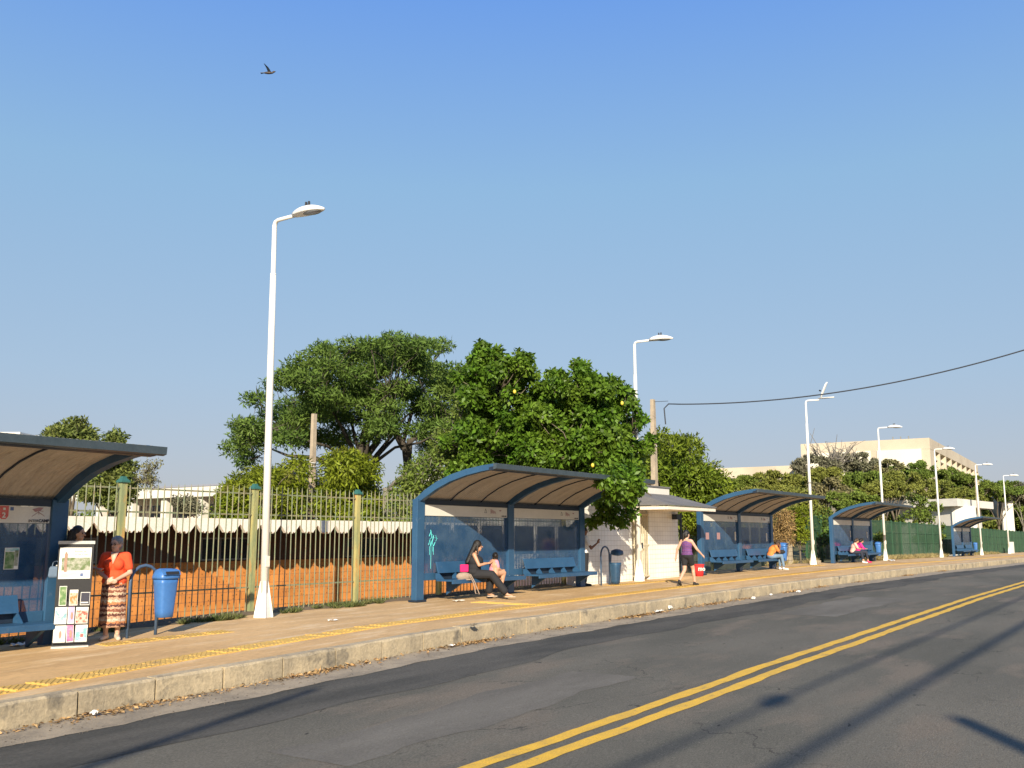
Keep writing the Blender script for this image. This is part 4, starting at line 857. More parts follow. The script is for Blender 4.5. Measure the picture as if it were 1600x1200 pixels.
def shoes(V, m, parent, vox=.011, flat=False):
    for sd in 'LR':
        an, to = V['an'+sd], V['to'+sd]; mb = MB(); d = (to-an); d.z = 0; d.normalize()
        sole = an+d*.02; 
        if flat: mb.cbox((an+to)/2+d*.02-Vector((0, 0, .045)), (.25, .09, .02), Matrix.Rotation(math.atan2(d.y, d.x), 3, 'Z'))
        else: mb.cap(an-d*.03-Vector((0, 0, .035)), to+d*.01, .042, .034, (1, 1.1)); mb.cap(an-d*.02, an-Vector((0, 0, .03)), .042, .042)
        mb.organic('shoe', m, parent, vox, 1)
def hair(hc, Hm, m, parent, hs=1., style='short', vox=.011, back=.3, curls=0):
    mb = MB(); mb.ball(hc(-.022, 0, .045), (.097*hs, .088*hs, .098*hs), Hm, 16, 12); mb.ball(hc(-.045, 0, -.01), (.07*hs, .085*hs, .09*hs), Hm)
    if style == 'short':
        rr = random.Random(3)
        for k in range(34):
            q = rr.uniform(0, 2*math.pi); p = rr.uniform(-.2, 1.4); mb.ball(hc(-.025+.088*math.cos(q)*math.cos(p), .083*math.sin(q)*math.cos(p), .04+.095*math.sin(p)), .02)
    if style == 'long':
        for s in (-1, -.5, 0, .5, 1): mb.cap(hc(-.07, .055*s, .03), hc(-.10-.22*max(back-.2, 0)/.3, .085*s, -back+.05*abs(s)), .06, .05)
        mb.cap(hc(-.02, .078, .02), hc(-.03, .09, -.16), .026, .02); mb.cap(hc(-.02, -.078, .02), hc(-.03, -.09, -.16), .026, .02)
    if style == 'bun': mb.ball(hc(-.12, 0, .05), .055*hs)
    if style == 'tail':
        mb.ball(hc(-.12, 0, .03), .045*hs); mb.cap(hc(-.13, 0, .02), hc(-.14, .02, -.15), .045, .02)
    return mb.organic('hair', m, parent, vox, 1)

# 1 woman in orange blouse and patterned skirt
J = STAND(1.60, dict(elL=(.0, .235, 1.05), elR=(.0, -.235, 1.05), wrL=(.19, .055, .93), wrR=(.18, -.05, .945), hdL=(.3, -1, -.25), hdR=(.35, 1, -.3), hsL=(0, 0, 1), hsR=(0, 0, 1)), dict(toL=(.14, .15, .03)))
t, V, hc, Hm, Bs = person('grey-haired woman in orange blouse and patterned skirt standing with clasped hands by the bin', (-3.45, -.42, g(-3.4)+.0), R(-138), J, 'skin_light', .0095, head_yaw=R(-18), belly=.02)
hair(hc, Hm, M['hair_grey'], t, style='short')
mb = MB()
tp = top(V, Bs, M['orange_cloth'], t, .66, .12, .030, .011, 'blouse', long_=1)
vn = MB().loft([[V['chest']+Vector((x, y, z)) for x, y, z in r] for r in ([(.155, .0, .0), (.10, .055, .175), (.06, .06, .19), (.06, -.06, .19), (.10, -.055, .175)], [(.165, .0, .02), (.115, .05, .175), (.07, .055, .20), (.07, -.055, .20), (.115, -.05, .175)])]).build('neckline_skin', M['skin_light'], t, True)
rings = []
for k in range(12):
    u = k/11; z = lerp(.92, .20, u); rx = lerp(.145, .165, u)*(1+.0); ry = lerp(.185, .20, u); ring = []
    for i in range(40):
        q = 2*math.pi*i/40; f = 1+.05*u*math.sin(q*9+u*1.5)+.03*u*math.sin(q*5); ring.append((rx*f*math.cos(q)-.005, ry*f*math.sin(q), z+.01*math.sin(q*6)*u))
    rings.append(ring)
sk = MB().loft(rings, True, True).build('skirt', M['skirt'], t, True)
shoes(V, M['shoe_beige'], t)
for s in (1, -1): MB().tube([hc(.10+.0*s, .032*s+.022*math.cos(q), .006+.016*math.sin(q)) for q in np.linspace(0, 2*math.pi, 13)], .0028, 5).build('glasses_rim', M['black'], t)
MB().tube([hc(.1, -.05, .012), hc(.02, -.083, .012)], .0025, 5).build('glasses_temple', M['black'], t); MB().tube([hc(.1, .05, .012), hc(.02, .083, .012)], .0025, 5).build('glasses_temple', M['black'], t); MB().tube([hc(.105, .012, .01), hc(.105, -.012, .01)], .0025, 5).build('glasses_bridge', M['black'], t)
# 2 dark-haired woman behind the rack
p = at(121, 835, 15.35); J = STAND(1.80, dict(wrL=(.25, .12, 1.0), wrR=(.12, -.2, .95), elR=(-.02, -.24, 1.06)))
t, V, hc, Hm, Bs = person('dark-haired woman in profile behind the leaflet rack', (p.x, p.y, g(p.x)), R(-62), J, 'skin', .012)
hair(hc, Hm, M['hair_black'], t, style='long', back=.22); top(V, Bs, M['black_cloth'], t, .9, .1, .02, .014, 'blouse'); legs(V, Bs, M['navy_cloth'], t); shoes(V, M['shoe_black'], t)
p = at(87, 890, 14.9); bg = thing('handbag', 'small slate-blue handbag hanging at the left edge of the leaflet rack', 'handbag', p, R(-40))
MB().loft([[(x*w_, y*d_, z) for x, y in ((-1,-1),(-.3,-1.2),(.3,-1.2),(1,-1),(1,1),(-1,1))] for w_, d_, z in ((.085, .04, -.12), (.095, .05, -.09), (.085, .05, .02), (.07, .03, .05))]).build('bag_body', M['bag_blue'], bg, bevel=.01)
MB().tube([(-.05, 0, .05), (-.04, 0, .11), (0, 0, .13), (.04, 0, .11), (.05, 0, .05)], .008, 6).build('strap', M['bag_blue'], bg); MB().ball((.02, -.045, .06), .014).build('clasp', M['alu'], bg)
# 3 seated woman in black with a small child
J = SIT(.47, chest=(.02, 0, .86), neck=(.05, 0, 1.04), head=(.10, 0, 1.20), shL=(.03, .17, 1.0), shR=(.03, -.17, 1.0), elL=(.16, .2, .78), elR=(.15, -.22, .76), wrL=(.36, .1, .80), wrR=(.33, -.06, .80),
        knL=(.42, .12, .52), knR=(.44, -.09, .54), anL=(.34, .16, .10), anR=(.80, -.13, .10), toL=(.47, .20, .03), toR=(.95, -.15, .04))
t, V, hc, Hm, Bs = person('woman in black dress with long dark hair seated on the second shelter bench', (6.0, -.52, g(5.8)+.05), R(-60), J, 'skin', .012, head_yaw=R(12), belly=.05)
hair(hc, Hm, M['hair_black'], t, style='long', back=.42, hs=1.1); top(V, Bs, M['black_cloth'], t, 0, .1, .062, .014, 'dress_top', scoop=True); legs(V, Bs, M['black_cloth'], t, .93, .03, name='long_skirt_trousers', wide=.02)
MB().tube([V['chest']+Vector((-.10, .09, .09)), V['chest']+Vector((-.135, 0, .06)), V['chest']+Vector((-.10, -.09, .09)), V['chest']+Vector((-.0, -.13, .13))], .012, 6).build('pink_edging', M['strap_pink'], t)
shoes(V, M['shoe_beige'], t, flat=True)
J = SIT(0); k_ = .62; J = {a: (b[0]*k_, b[1]*k_, b[2]*k_) for a, b in SIT(.47).items()}
for a in ('an', 'to'):
    for s in 'LR': v = J[a+s]; J[a+s] = (v[0]*.7, v[1], v[2]+.0)
t, V, hc, Hm, Bs = person('small child in pink shirt sitting on the lap of the woman in black', (6.34, -.86, g(6)+.27), R(-20), J, 'skin', .012, hs=.86, female=False, head_yaw=R(60))
for c in children(t): pass
t.scale = (1, 1, 1)
hair(hc, Hm, M['hair_black'], t, hs=.86, style='bun'); 
mb = MB(); mb.ball(lerp(V['pelvis'], V['chest'], .4), (.115, .13, .13)); mb.ball(V['chest'], (.115, .13, .12)); mb.cap(V['shL'], lerp(V['shL'], V['elL'], .7), .055, .05); mb.cap(V['shR'], lerp(V['shR'], V['elR'], .7), .055, .05); mb.organic('shirt', M['pink_cloth'], t, .012, 2)
# handbags beside her
bg = thing('handbag', 'beige slouchy handbag with hanging strap on the bench behind the woman in black', 'handbag', (5.55, -.56, g(5.4)+.47), R(-35))
MB().ball((0, 0, .09), (.19, .09, .10)).organic('bag_body', M['bag_beige'], bg, .016, 2); MB().tube([(.15, -.05, .14), (.24, -.12, -.05), (.34, -.16, -.32), (.25, -.15, -.30), (.2, -.12, -.05), (.12, -.07, .12)], .012, 6).build('strap', M['bag_beige'], bg)
MB().cbox((0, -.0, .02), (.3, .13, .03)).build('bag_base', M['bag_beige'], bg)
tag(MB().cbox((5.54, -.58, g(5.4)+.75), (.20, .06, .17), Matrix.Rotation(R(-30), 3, 'Z')).build('purse', M['bag_pink'], bevel=.012), 'bright pink purse standing on the beige handbag', 'purse')
# 4 person half hidden behind the right post of the second shelter
J = STAND(1.72, dict(wrR=(.30, -.22, 1.16), elR=(.10, -.25, 1.02), hdR=(.5, 0, .9)))
t, V, hc, Hm, Bs = person('person in white top and black trousers half hidden behind a shelter post', (12.3, .12, g(12.2)), R(-35), J, 'skin_dark', .014)
hair(hc, Hm, M['hair_black'], t, style='short'); top(V, Bs, M['white_cloth'], t, .6, .15, .02, .015, 'shirt'); legs(V, Bs, M['black_cloth'], t); shoes(V, M['shoe_black'], t)
# 5 walking woman
J = STAND(1.60, dict(elL=(-.05, .28, 1.08), wrL=(-.02, .36, .84), elR=(.10, -.28, 1.06), wrR=(.26, -.36, .90)), dict(knL=(-.02, .08, .46), anL=(-.33, .09, .15), toL=(-.25, .10, .03), knR=(.20, -.08, .49), anR=(.27, -.09, .08), toR=(.42, -.10, .03)))
t, V, hc, Hm, Bs = person('woman in purple vest and black shorts walking away along the pavement', (13.98, -2.42, g(14)), R(-4), J, 'skin_light', .012, head_yaw=R(-15))
hair(hc, Hm, M['hair_black'], t, style='tail'); top(V, Bs, M['striped_top'], t, 0, .1, .016, .013, 'vest', scoop=True); legs(V, Bs, M['black_cloth'], t, .28, .018, name='shorts'); shoes(V, M['shoe_black'], t)
# 6 seated in orange with jeans
J = SIT(.47, chest=(.10, 0, .83), neck=(.24, 0, .98), head=(.35, 0, 1.07), shL=(.2, .16, .95), shR=(.2, -.16, .95), elL=(.36, .14, .70), elR=(.36, -.14, .70), wrL=(.42, .06, .92), wrR=(.42, -.05, .92), knL=(.44, .09, .58), knR=(.46, -.09, .58), anL=(.46, .09, .09), anR=(.55, -.09, .09), toL=(.6, .1, .03), toR=(.7, -.1, .03))
t, V, hc, Hm, Bs = person('person in orange shirt and jeans bent forward on the third shelter bench', (26.55, -.42, g(26.6)), R(-48), J, 'skin_dark', .014, female=False, head_pitch=R(45))
hair(hc, Hm, M['hair_brown'], t, style='short'); top(V, Bs, M['orange_shirt'], t, .6, .15, .022, .016, 'shirt'); legs(V, Bs, M['denim'], t); shoes(V, M['shoe_white'], t)
bg = thing('handbag', 'black handbag on the knees of the person in orange', 'handbag', (26.95, -.78, g(27)+.66), R(-48)); MB().ball((0, 0, .07), (.16, .12, .09)).organic('bag_body', M['shoe_black'], bg, .02, 1)
MB().tube([(-.1, 0, .12), (-.06, 0, .24), (.06, 0, .24), (.1, 0, .12)], .01, 5).build('strap', M['shoe_black'], bg)
# 7, 8 two women in pink at the fourth shelter
for (x, y), lab, m, lm, yw in (((38.45, -.5), 'woman in pale peach top and dark trousers seated left in the fourth shelter', 'peach_cloth', 'navy_cloth', -70), ((39.55, -.45), 'woman in bright magenta top seated right in the fourth shelter', 'magenta_cloth', 'navy_cloth', -62)):
    J = SIT(.47, chest=(.08, 0, .84), neck=(.17, 0, 1.0), head=(.25, 0, 1.12), shL=(.14, .17, .97), shR=(.14, -.17, .97), elL=(.26, .2, .74), elR=(.26, -.2, .74), wrL=(.42, .08, .72), wrR=(.42, -.08, .72), anL=(.55, .1, .09), anR=(.50, -.1, .09), toL=(.69, .1, .03), toR=(.64, -.12, .03))
    t, V, hc, Hm, Bs = person(lab, (x, y, g(x)), R(yw), J, 'skin', .016, head_pitch=R(30), belly=.03)
    hair(hc, Hm, M['hair_black'] if m[0] == 'm' else M['hair_brown'], t, style='long', back=.12, vox=.014); top(V, Bs, M[m], t, 1.6 if m[0] == 'm' else .8, .1, .03, .018, 'top'); legs(V, Bs, M[lm], t, .85, vox=.018); shoes(V, M['shoe_white'] if m[0] == 'p' else M['bag_pink'], t, vox=.014)
# red bucket by the third shelter's near post
bk = thing('red_bucket', 'red bucket with white letters on the ground behind the walking woman', 'bucket', (19.75, -.25, g(19.7)))
MB().tube([(0, 0, 0), (0, 0, .42)], [.14, .18], 20).build('pail', M['red_plastic'], bk, True); MB().tube([(0, 0, .40), (0, 0, .43)], [.19, .19], 20).build('rim', M['red_plastic'], bk, True)
text('mo', .22, Matrix.Rotation(R(-35), 4, 'Z')@Matrix.Translation((0, -.172, .27))@FRONT, M['sign_white'], bk, bold=.006)

# ------------------------------------------------------------------ poles, cables, bird
def pole(label, p0, h, r0, r1, m='concrete'):
    t = thing('utility_pole', label, 'pole', p0)
    MB().loft([[(r*sx, r*.7*sy, z) for sx, sy in ((-1,-1),(1,-1),(1,1),(-1,1))] for r, z in ((r0, -.3), (lerp(r0, r1, .5), h/2), (r1, h))]).build('shaft', M[m], t, bevel=.01)
    for z in (h*.72, h*.74): MB().tube([(0, 0, z), (0, 0, z+.03)], r1*1.5, 8).build('band', M['alu'], t)
    return t
pole('tapered grey concrete pole rising behind the kiosk, carrying the cable', (25.35, 4.18, g(25)-.1), 7.45, .19, .11)
cp_ = bpy.data.objects['utility_pole']; MB().tube([(.0, 0, 7.35), (.2, -.3, 7.36), (.4, -.55, 7.38)], .012, 5).build('tie_wire', M['cable'], cp_)
pole('thin weathered pole standing among the mango bushes left of centre', (10.53, 9.82, -.9), 6.62, .13, .085)
pole('slim concrete pole beside the farthest street lamp', (99.5, 3.0, -.3), 7.9, .2, .14)
tag(MB().box((101.5, .2, -.4), (101.9, .6, .95)).build('marker_post', M['plaster_bright']), 'short white marker post near the right edge by the fence', 'post')
p1 = Vector((24.5, -13.5, 9.9)); a0 = Vector((25.35, 4.1, 7.3)); 
e1 = at(1600, 547, 36.5); pe2 = a0+(e1-a0)*2.1; cab = []
for k in range(41):
    u = k/40; q = a0.lerp(pe2, u); q.z = a0.z-.05+ .0
    cab.append(q)
def catenary(a, b, sag, n=40): return [Vector((lerp(a.x, b.x, k/n), lerp(a.y, b.y, k/n), lerp(a.z, b.z, k/n)-sag*4*(k/n)*(1-k/n))) for k in range(n+1)]
far_pt = at(1600, 547, 36.5); d_ = far_pt-a0; endp = a0+d_*2.0
# sag chosen so the cable passes through the measured point near mid-span
cpts = catenary(a0, Vector((endp.x, endp.y, endp.z+5.0)), 2.5, 50)
tag(MB().tube([a0+Vector((.35, -.35, -.9)), a0+Vector((.3, -.32, -.2)), a0+Vector((.38, -.5, .0))]+cpts[2:], .028, 6).build('overhead_cable', M['cable']), 'thick black cable sagging across the sky from the concrete pole to the right edge', 'cable')
# utility poles, cables and added shadow casters on the near side, whose shadows cross the road
ZP = g(-16)-.1
for i, x in enumerate((-56.5, -16.0, 24.3)):
    pole(['concrete pole on the camera side of the road, farthest back', 'concrete pole on the camera side whose tip shadow falls on the near road', 'concrete pole on the camera side, farthest ahead'][i], (x, -22.26, ZP), 8.0, .17, .1)
def near_cable(a, b, r, lab, sag=.25): return tag(MB().tube(catenary(Vector(a), Vector(b), sag, 30), r, 6).build('overhead_cable', M['cable']), lab, 'cable')
near_cable((-56.5, -21.25, 7.6), (24.3, -21.25, 7.6), .055, 'thick cable strung along the camera side of the road, outer one')
near_cable((-56.5, -20.2, 7.6), (24.3, -20.2, 7.6), .032, 'thinner cable strung along the camera side of the road, inner one')
for x, l in ((-56.5, 'crossarm on the farthest back pole of the camera side'), (24.3, 'crossarm on the farthest ahead pole of the camera side')): tag(MB().box((x-.05, -22.1, 7.5), (x+.05, -20.1, 7.6)).build('crossarm', M['concrete']), l, 'crossarm')
tag(MB().ball((-15.9, -20.3, 7.45), (.42, .11, .11)).build('shadow_box', M['cable'], None, True), 'unseen black box added on the inner cable to cast the lamp-head shadow', 'shadow caster')  # box added only to throw the lamp-head shadow on the road
gn_ = thing('shadow_mast', 'unseen mast and long arm added behind the camera to cast a road shadow', 'mast', (-32.6, -19.9, ZP))  # made-up mast, its arm placed to throw the left line shadow on the road
MB().tube([(0, 0, 0), (0, 0, 7.9)], [.14, .1], 10).build('mast', M['alu'], gn_); MB().tube([(0, 0, 7.85), (7, 2.25, 8.0), (14.6, 4.7, 7.9)], [.09, .075, .06], 8).build('arm', M['alu'], gn_)
bd = thing('bird', 'dark bird with raised wing flying alone in the upper left sky', 'bird', at(420, 113, 30), HEAD-math.pi/2)
MB().ball((0, 0, -.02), (.17, .045, .045)).ball((.17, 0, .02), (.05, .03, .03)).cap((.2, 0, .025), (.24, 0, .03), .012, .004).organic('body', M['hair_brown'], bd, .01, 1)
MB().loft([[(-.03, 0, .0), (.08, 0, .0), (.08, .02, .01), (-.03, .02, .01)], [(-.09, .03, .16), (-.0, .03, .15), (-.0, .045, .155), (-.09, .045, .165)], [(-.17, .08, .30), (-.14, .08, .29), (-.14, .085, .295), (-.17, .085, .305)]]).build('wing', M['navy'], bd)
MB().loft([[(-.02, -.02, .0), (.08, -.02, .0), (.08, -.0, .01), (-.02, -.0, .01)], [(-.07, -.12, .12), (.01, -.12, .11), (.01, -.11, .12), (-.07, -.11, .13)], [(-.12, -.22, .2), (-.1, -.22, .2), (-.1, -.21, .205), (-.12, -.21, .205)]]).build('wing', M['navy'], bd)
MB().loft([[(-.12, -.02, -.02), (-.12, .02, -.02), (-.12, .02, -.01), (-.12, -.02, -.01)], [(-.27, -.05, -.035), (-.27, .05, -.035), (-.27, .05, -.03), (-.27, -.05, -.03)]]).build('tail', M['navy'], bd)

# ------------------------------------------------------------------ buildings farther off
def wallbox(parent, name, m, c0, dirv, L, depth, z0, z1):
    d = Vector((dirv[0], dirv[1], 0)).normalized(); n = Vector((-d.y, d.x, 0)); c0 = Vector((c0[0], c0[1], 0))
    vs = [c0, c0+d*L, c0+d*L+n*depth, c0+n*depth]
    return MB().add([(v.x, v.y, z0) for v in vs]+[(v.x, v.y, z1) for v in vs], [(0, 3, 2, 1), (4, 5, 6, 7), (0, 1, 5, 4), (1, 2, 6, 5), (2, 3, 7, 6), (3, 0, 4, 7)]).build(name, M[m], parent)
DB = 140.; c = at(1452, 684, DB); zt_ = c.z
dr = Vector((math.cos(R(3.1)), math.sin(R(3.1)), 0)); dl = Vector((-dr.y, dr.x, 0))
bb = thing('office_block', 'large beige concrete block building on the hill with recessed window bays', 'building', (c.x, c.y, 0))
def bbox(name, m, u0, u1, v0, v1, z0, z1):     # u along the right facade, v along the left facade
    pts = [dr*u+dl*v for u, v in ((u0, v0), (u1, v0), (u1, v1), (u0, v1))]
    return MB().add([(p.x, p.y, z0) for p in pts]+[(p.x, p.y, z1) for p in pts], [(0, 3, 2, 1), (4, 5, 6, 7), (0, 1, 5, 4), (1, 2, 6, 5), (2, 3, 7, 6), (3, 0, 4, 7)]).build(name, M[m], bb)
Lr = 62.; Ll = 18.7
bbox('upper_band', 'beige', 0, Lr, 0, Ll, zt_-1.6, zt_)
bbox('core', 'beige', .0, Lr-.0, 3.0, Ll-.02, 2, zt_-1.61)
bbox('end_wall', 'beige', 0, 3.2, .02, 2.99, 2, zt_-1.62)
for v0, v1 in ((1.2, 7.4), (8.3, 10.6), (11.4, 17.6)): bbox('cream_panel', 'cream', -.12, -.003, v0, v1, 2.5, zt_-1.55)
n = 9; st = (Lr-3.2)/n
for k in range(n+1):
    u = 3.2+st*k; bbox('fin', 'beige', u-.35, u+.35, .0, 2.99, 2, zt_-1.62)
for k in range(n):
    a_, b_ = 3.2+st*k+.36, 3.2+st*(k+1)-.36
    bbox('slab', 'cream', a_, b_, .3, 2.98, zt_-2.75, zt_-2.4); bbox('panel', 'cream', a_, b_, .5, .8, 2, zt_-3.65)
    bbox('window', 'glass_dark', a_, b_, 2.6, 2.7, zt_-2.38, zt_-1.63); bbox('window', 'glass_dark', a_, b_, 2.6, 2.7, zt_-3.6, zt_-2.78)
bbox('roof_tank', 'frame_grey', 24, 30, 4, 8, zt_, zt_+1.6)
for k in range(3): MB().tube([(dl*(3+k*1.1)+dr*1).to_tuple()[:2]+(zt_,), (dl*(3+k*1.1)+dr*1).to_tuple()[:2]+(zt_+.5,)], .09, 5).build('mast', M['frame_grey'], bb)
c2 = at(1140, 731, 165); lb = thing('low_block', 'long low beige building with a window strip left of the big block', 'building', (c2.x, c2.y, 0), math.atan2(-dl.y, -dl.x))
MB().box((-6, 0, 0), (30, 12, c2.z)).build('wall', M['beige'], lb)
for k in range(7): MB().box((-2+k*3.6, -.15, c2.z-3.2), (.9+k*3.6, -.01, c2.z-1.8)).build('window', M['glass_dark'], lb)
# white flat-roofed house behind the green fence
D = 104.; h0 = at(1470, 800, D); wh = thing('white_house', 'white single-storey house with broad flat roof slab behind the green fence', 'house', (0, 0, 0))
zr = at(1470, 781, D).z; cn = at(1492, 800, D-3); lf_ = at(1405, 800, D+4); rt = at(1533, 800, D+8)
def seg(a, b, z0, z1, dep, name, m, off=0.):
    d = Vector((b.x-a.x, b.y-a.y, 0)); L = d.length; return wallbox(wh, name, m, (a.x, a.y), d, L, dep, z0, z1)
dd = Vector((cn.x-lf_.x, cn.y-lf_.y, 0)); nn_ = Vector((-dd.y, dd.x, 0)).normalized()
seg(lf_, cn, -1, zr-.7, 3, 'wall', 'plaster_bright'); seg(cn, rt, -1, zr-.71, .3, 'wall', 'plaster_bright')
r0, r1, r2 = at(1389, 800, D+3.4), at(1497, 800, D-4.2), at(1553, 800, D+7.2); bk0, bk2 = r0+Vector((*Fv, 0))*9, r2+Vector((*Fv, 0))*4-Vector((*Rv, 0))*1.2
MB().add([(p.x, p.y, zr-.78) for p in (r0, r1, r2, bk2, bk0)]+[(p.x, p.y, zr) for p in (r0, r1, r2, bk2, bk0)], [(4, 3, 2, 1, 0), (5, 6, 7, 8, 9), (0, 1, 6, 5), (1, 2, 7, 6), (2, 3, 8, 7), (3, 4, 9, 8), (4, 0, 5, 9)]).build('roof_slab', M['plaster_bright'], wh)
dd2 = (rt-cn); dd2.z = 0; L2 = dd2.length; dd2.normalize(); n2 = Vector((dd2.y, -dd2.x, 0))
for a in (.04, .25, .42, .62):
    q = cn+dd2*L2*a+n2*.12; f_ = wallbox(wh, 'window', 'frame_grey', (q.x, q.y), dd2, L2*.13, .1, zr-2.3, zr-1.15); q2 = q+n2*.06+dd2*.1
    pn = wallbox(wh, 'pane', 'teal_ink', (q2.x, q2.y), dd2, L2*.13-.2, .05, zr-2.2, zr-1.25); pn.parent = f_
c3 = at(1564, 775, 128); wbx = thing('white_wall', 'narrow white blank wall seen left of the farthest lamp', 'wall', (c3.x, c3.y, -.5), HEAD-math.pi/2); MB().box((0, 0, 0), (1.5, 4., c3.z+.5)).build('panel', M['plaster_bright'], wbx); MB().box((-.2, -.1, 0), (-.004, .4, c3.z+.5)).build('pier', M['grey_roof'], wbx)
# long house far left behind the zigzag roof
D = 60.; A_ = at(150, 800, D+6); B_ = at(420, 800, D-4); zr = at(300, 749, D).z; ze = at(300, 761, D).z
lh = thing('long_house', 'long low white house with brown roof and pillared veranda seen through the railing', 'house', (A_.x, A_.y, 0), math.atan2(B_.y-A_.y, B_.x-A_.x)); Lh = (B_-A_).length
MB().box((-3, 1.8, -2), (Lh, 7, ze-.35)).build('wall', M['plaster'], lh)
MB().add([(-3.5, -.3, ze), (Lh+1, -.3, ze), (Lh+1, 4, zr), (-3.5, 4, zr), (-3.5, 8, ze), (Lh+1, 8, ze)], [(0, 1, 2, 3), (3, 2, 5, 4), (0, 3, 4), (1, 5, 2)]).build('roof', M['roof_sheet'], lh)
MB().box((-3.4, -.28, ze-.62), (Lh+.9, -.1, ze-.02)).build('fascia', M['plaster_bright'], lh)
k = 0.
while k < Lh: MB().box((k, 0, -2), (k+.55, .5, ze-.63)).build('pillar', M['plaster_bright'], lh); k += 3.6
k = -2.
while k < Lh-2:
    f_ = MB().box((k, 1.74, ze-2.1), (k+1.9, 1.79, ze-1.0)).build('window', M['glass_dark'], lh)
    for q in (.0, .92, 1.84): MB().box((k+q, 1.70, ze-2.1), (k+q+.06, 1.738, ze-1.0)).build('frame', M['plaster'], f_)
    k += 2.6
MB().box((-3, .6, -2), (Lh, .8, ze-2.7)).build('low_wall', M['orange_wall'], lh)
# pale blocks at the upper left
c = at(-40, 672, 150); pb = thing('apartment_block', 'pale stepped rooftop block at the left edge above the nearest shelter', 'building', (c.x, c.y, 0), HEAD-math.pi/2)
MB().box((0, 0, 0), (7.2, 8, at(0, 675, 150).z)).build('tower', M['plaster_bright'], pb); MB().box((7.2, .5, 0), (8.6+1.3, 8, at(0, 680, 150).z)).build('tower', M['plaster_bright'], pb); MB().box((-6, -1, 0), (8.0, -.02, at(0, 688, 150).z)).build('lower_roof', M['bark_pale'], pb)
c = at(640, 745, 62); tag(wallbox(None, 'white_shed', 'plaster_bright', (c.x-1, c.y-2), (Rv[0], Rv[1]), 7., 4, -1, at(640, 742, 62).z), 'small white shed glimpsed between the tree trunks left of the second shelter', 'shed')

# ------------------------------------------------------------------ trees
def inpoly(x, y, P):
    c = False; j = len(P)-1
    for i in range(len(P)):
        if (P[i][1] > y) != (P[j][1] > y) and x < (P[j][0]-P[i][0])*(y-P[i][1])/(P[j][1]-P[i][1])+P[i][0]: c = not c
        j = i
    return c
def clumps(P, D, dr_, n, rmin, rmax, flat=.7):
    out = []; xs = [p[0] for p in P]; ys = [p[1] for p in P]
    tries = 0
    while len(out) < n and tries < n*60:
        tries += 1
        x, y = nr.uniform(min(xs), max(xs)), nr.uniform(min(ys), max(ys))
        if not inpoly(x, y, P): continue
        r = nr.uniform(rmin, rmax); rp = r*F/D*.8
        if not (inpoly(x-rp, y, P) and inpoly(x+rp, y, P) and inpoly(x, y-rp*flat, P)): continue
        out.append((at(x, y, D+nr.uniform(-1, 1)*dr_), r))
    return out
def tree(name, label, cat, base, cl, leaf, bark, per=220, L=.16, W=.07, flat=.7, up=.5, droop=.2, trunk=.25, ngroup=6, fork=None, group=None, shell=.5, twig=.02, spread=.8, radial=.35):
    base = Vector(base); t = thing(name, label, cat, base, 0, group); C = np.array([c for c, r in cl]); Rr = np.array([r for c, r in cl]); n = len(cl)
    idx = np.repeat(np.arange(n), (per*(Rr/Rr.mean())**2).astype(int)); m = len(idx)
    d = unit(m, .25); rad = Rr[idx][:, None]*np.array([1, 1, flat])*(shell+(1-shell)*nr.uniform(0, 1, (m, 1))**.6)*nr.uniform(.85, 1.12, (m, 1))
    P = C[idx]+d*rad-np.array(base); A = d*radial+nr.randn(m, 3)*spread; A[:, 2] += up*.4-droop; N = nr.randn(m, 3)*.55; N[:, 2] += .45; N += d*1.0
    linko('crown', leaf_mesh(P, A, N, nr.uniform(.6, 1.15, m)*L, nr.uniform(.7, 1.2, m)*W, M[leaf], 'crown', .18, droop*.3), t)
    tb = MB(); ctr = C.mean(0)-np.array(base); fk = Vector(fork)-base if fork is not None else Vector((ctr[0]*.3, ctr[1]*.3, max(ctr[2]*.45, .6)))
    tb.tube([(0, 0, -.3), fk*.33+Vector((.03, 0, 0)), fk*.7, fk], [trunk*1.25, trunk*1.05, trunk*.9, trunk*.8], 10)
    cents = C[nr.choice(n, min(ngroup, n), replace=False)]
    for _ in range(5):
        lab = np.argmin(((C[:, None]-cents[None])**2).sum(-1), 1); cents = np.array([C[lab == k].mean(0) if (lab == k).any() else cents[k] for k in range(len(cents))])
    for k in range(len(cents)):
        if not (lab == k).any(): continue
        e = Vector(cents[k])-base; e.z -= .15*abs(e.z-fk.z); m1 = fk.lerp(e, .4)+Vector(nr.randn(3)*.12*trunk*4)+Vector((0, 0, .08*(e-fk).length))
        r0 = trunk*.42; tb.tube([fk*.97, fk.lerp(m1, .5), m1, m1.lerp(e, .5)+Vector(nr.randn(3)*.1), e], [r0*1.1, r0*.9, r0*.7, r0*.5, r0*.35], 7)
        for j in np.where(lab == k)[0]:
            q = Vector(C[j])-base; mm = e.lerp(q, .5)+Vector(nr.randn(3)*.12*(q-e).length+1e-6); tb.tube([e, mm, q], [r0*.33, r0*.2, twig*.5], 5)
            for _ in range(3):
                dv = Vector(unit(1)[0])*Rr[j]*.9; tb.tube([mm.lerp(q, .6), q+dv*.4, q+dv], [twig, twig*.7, twig*.3], 4, False)
    tb.build('trunk', M[bark], t, True)
    return t
def zg(px, D, z=None):
    p = at(px, 838, D); return (p.x, p.y, hill(p.x, p.y) if z is None else z)
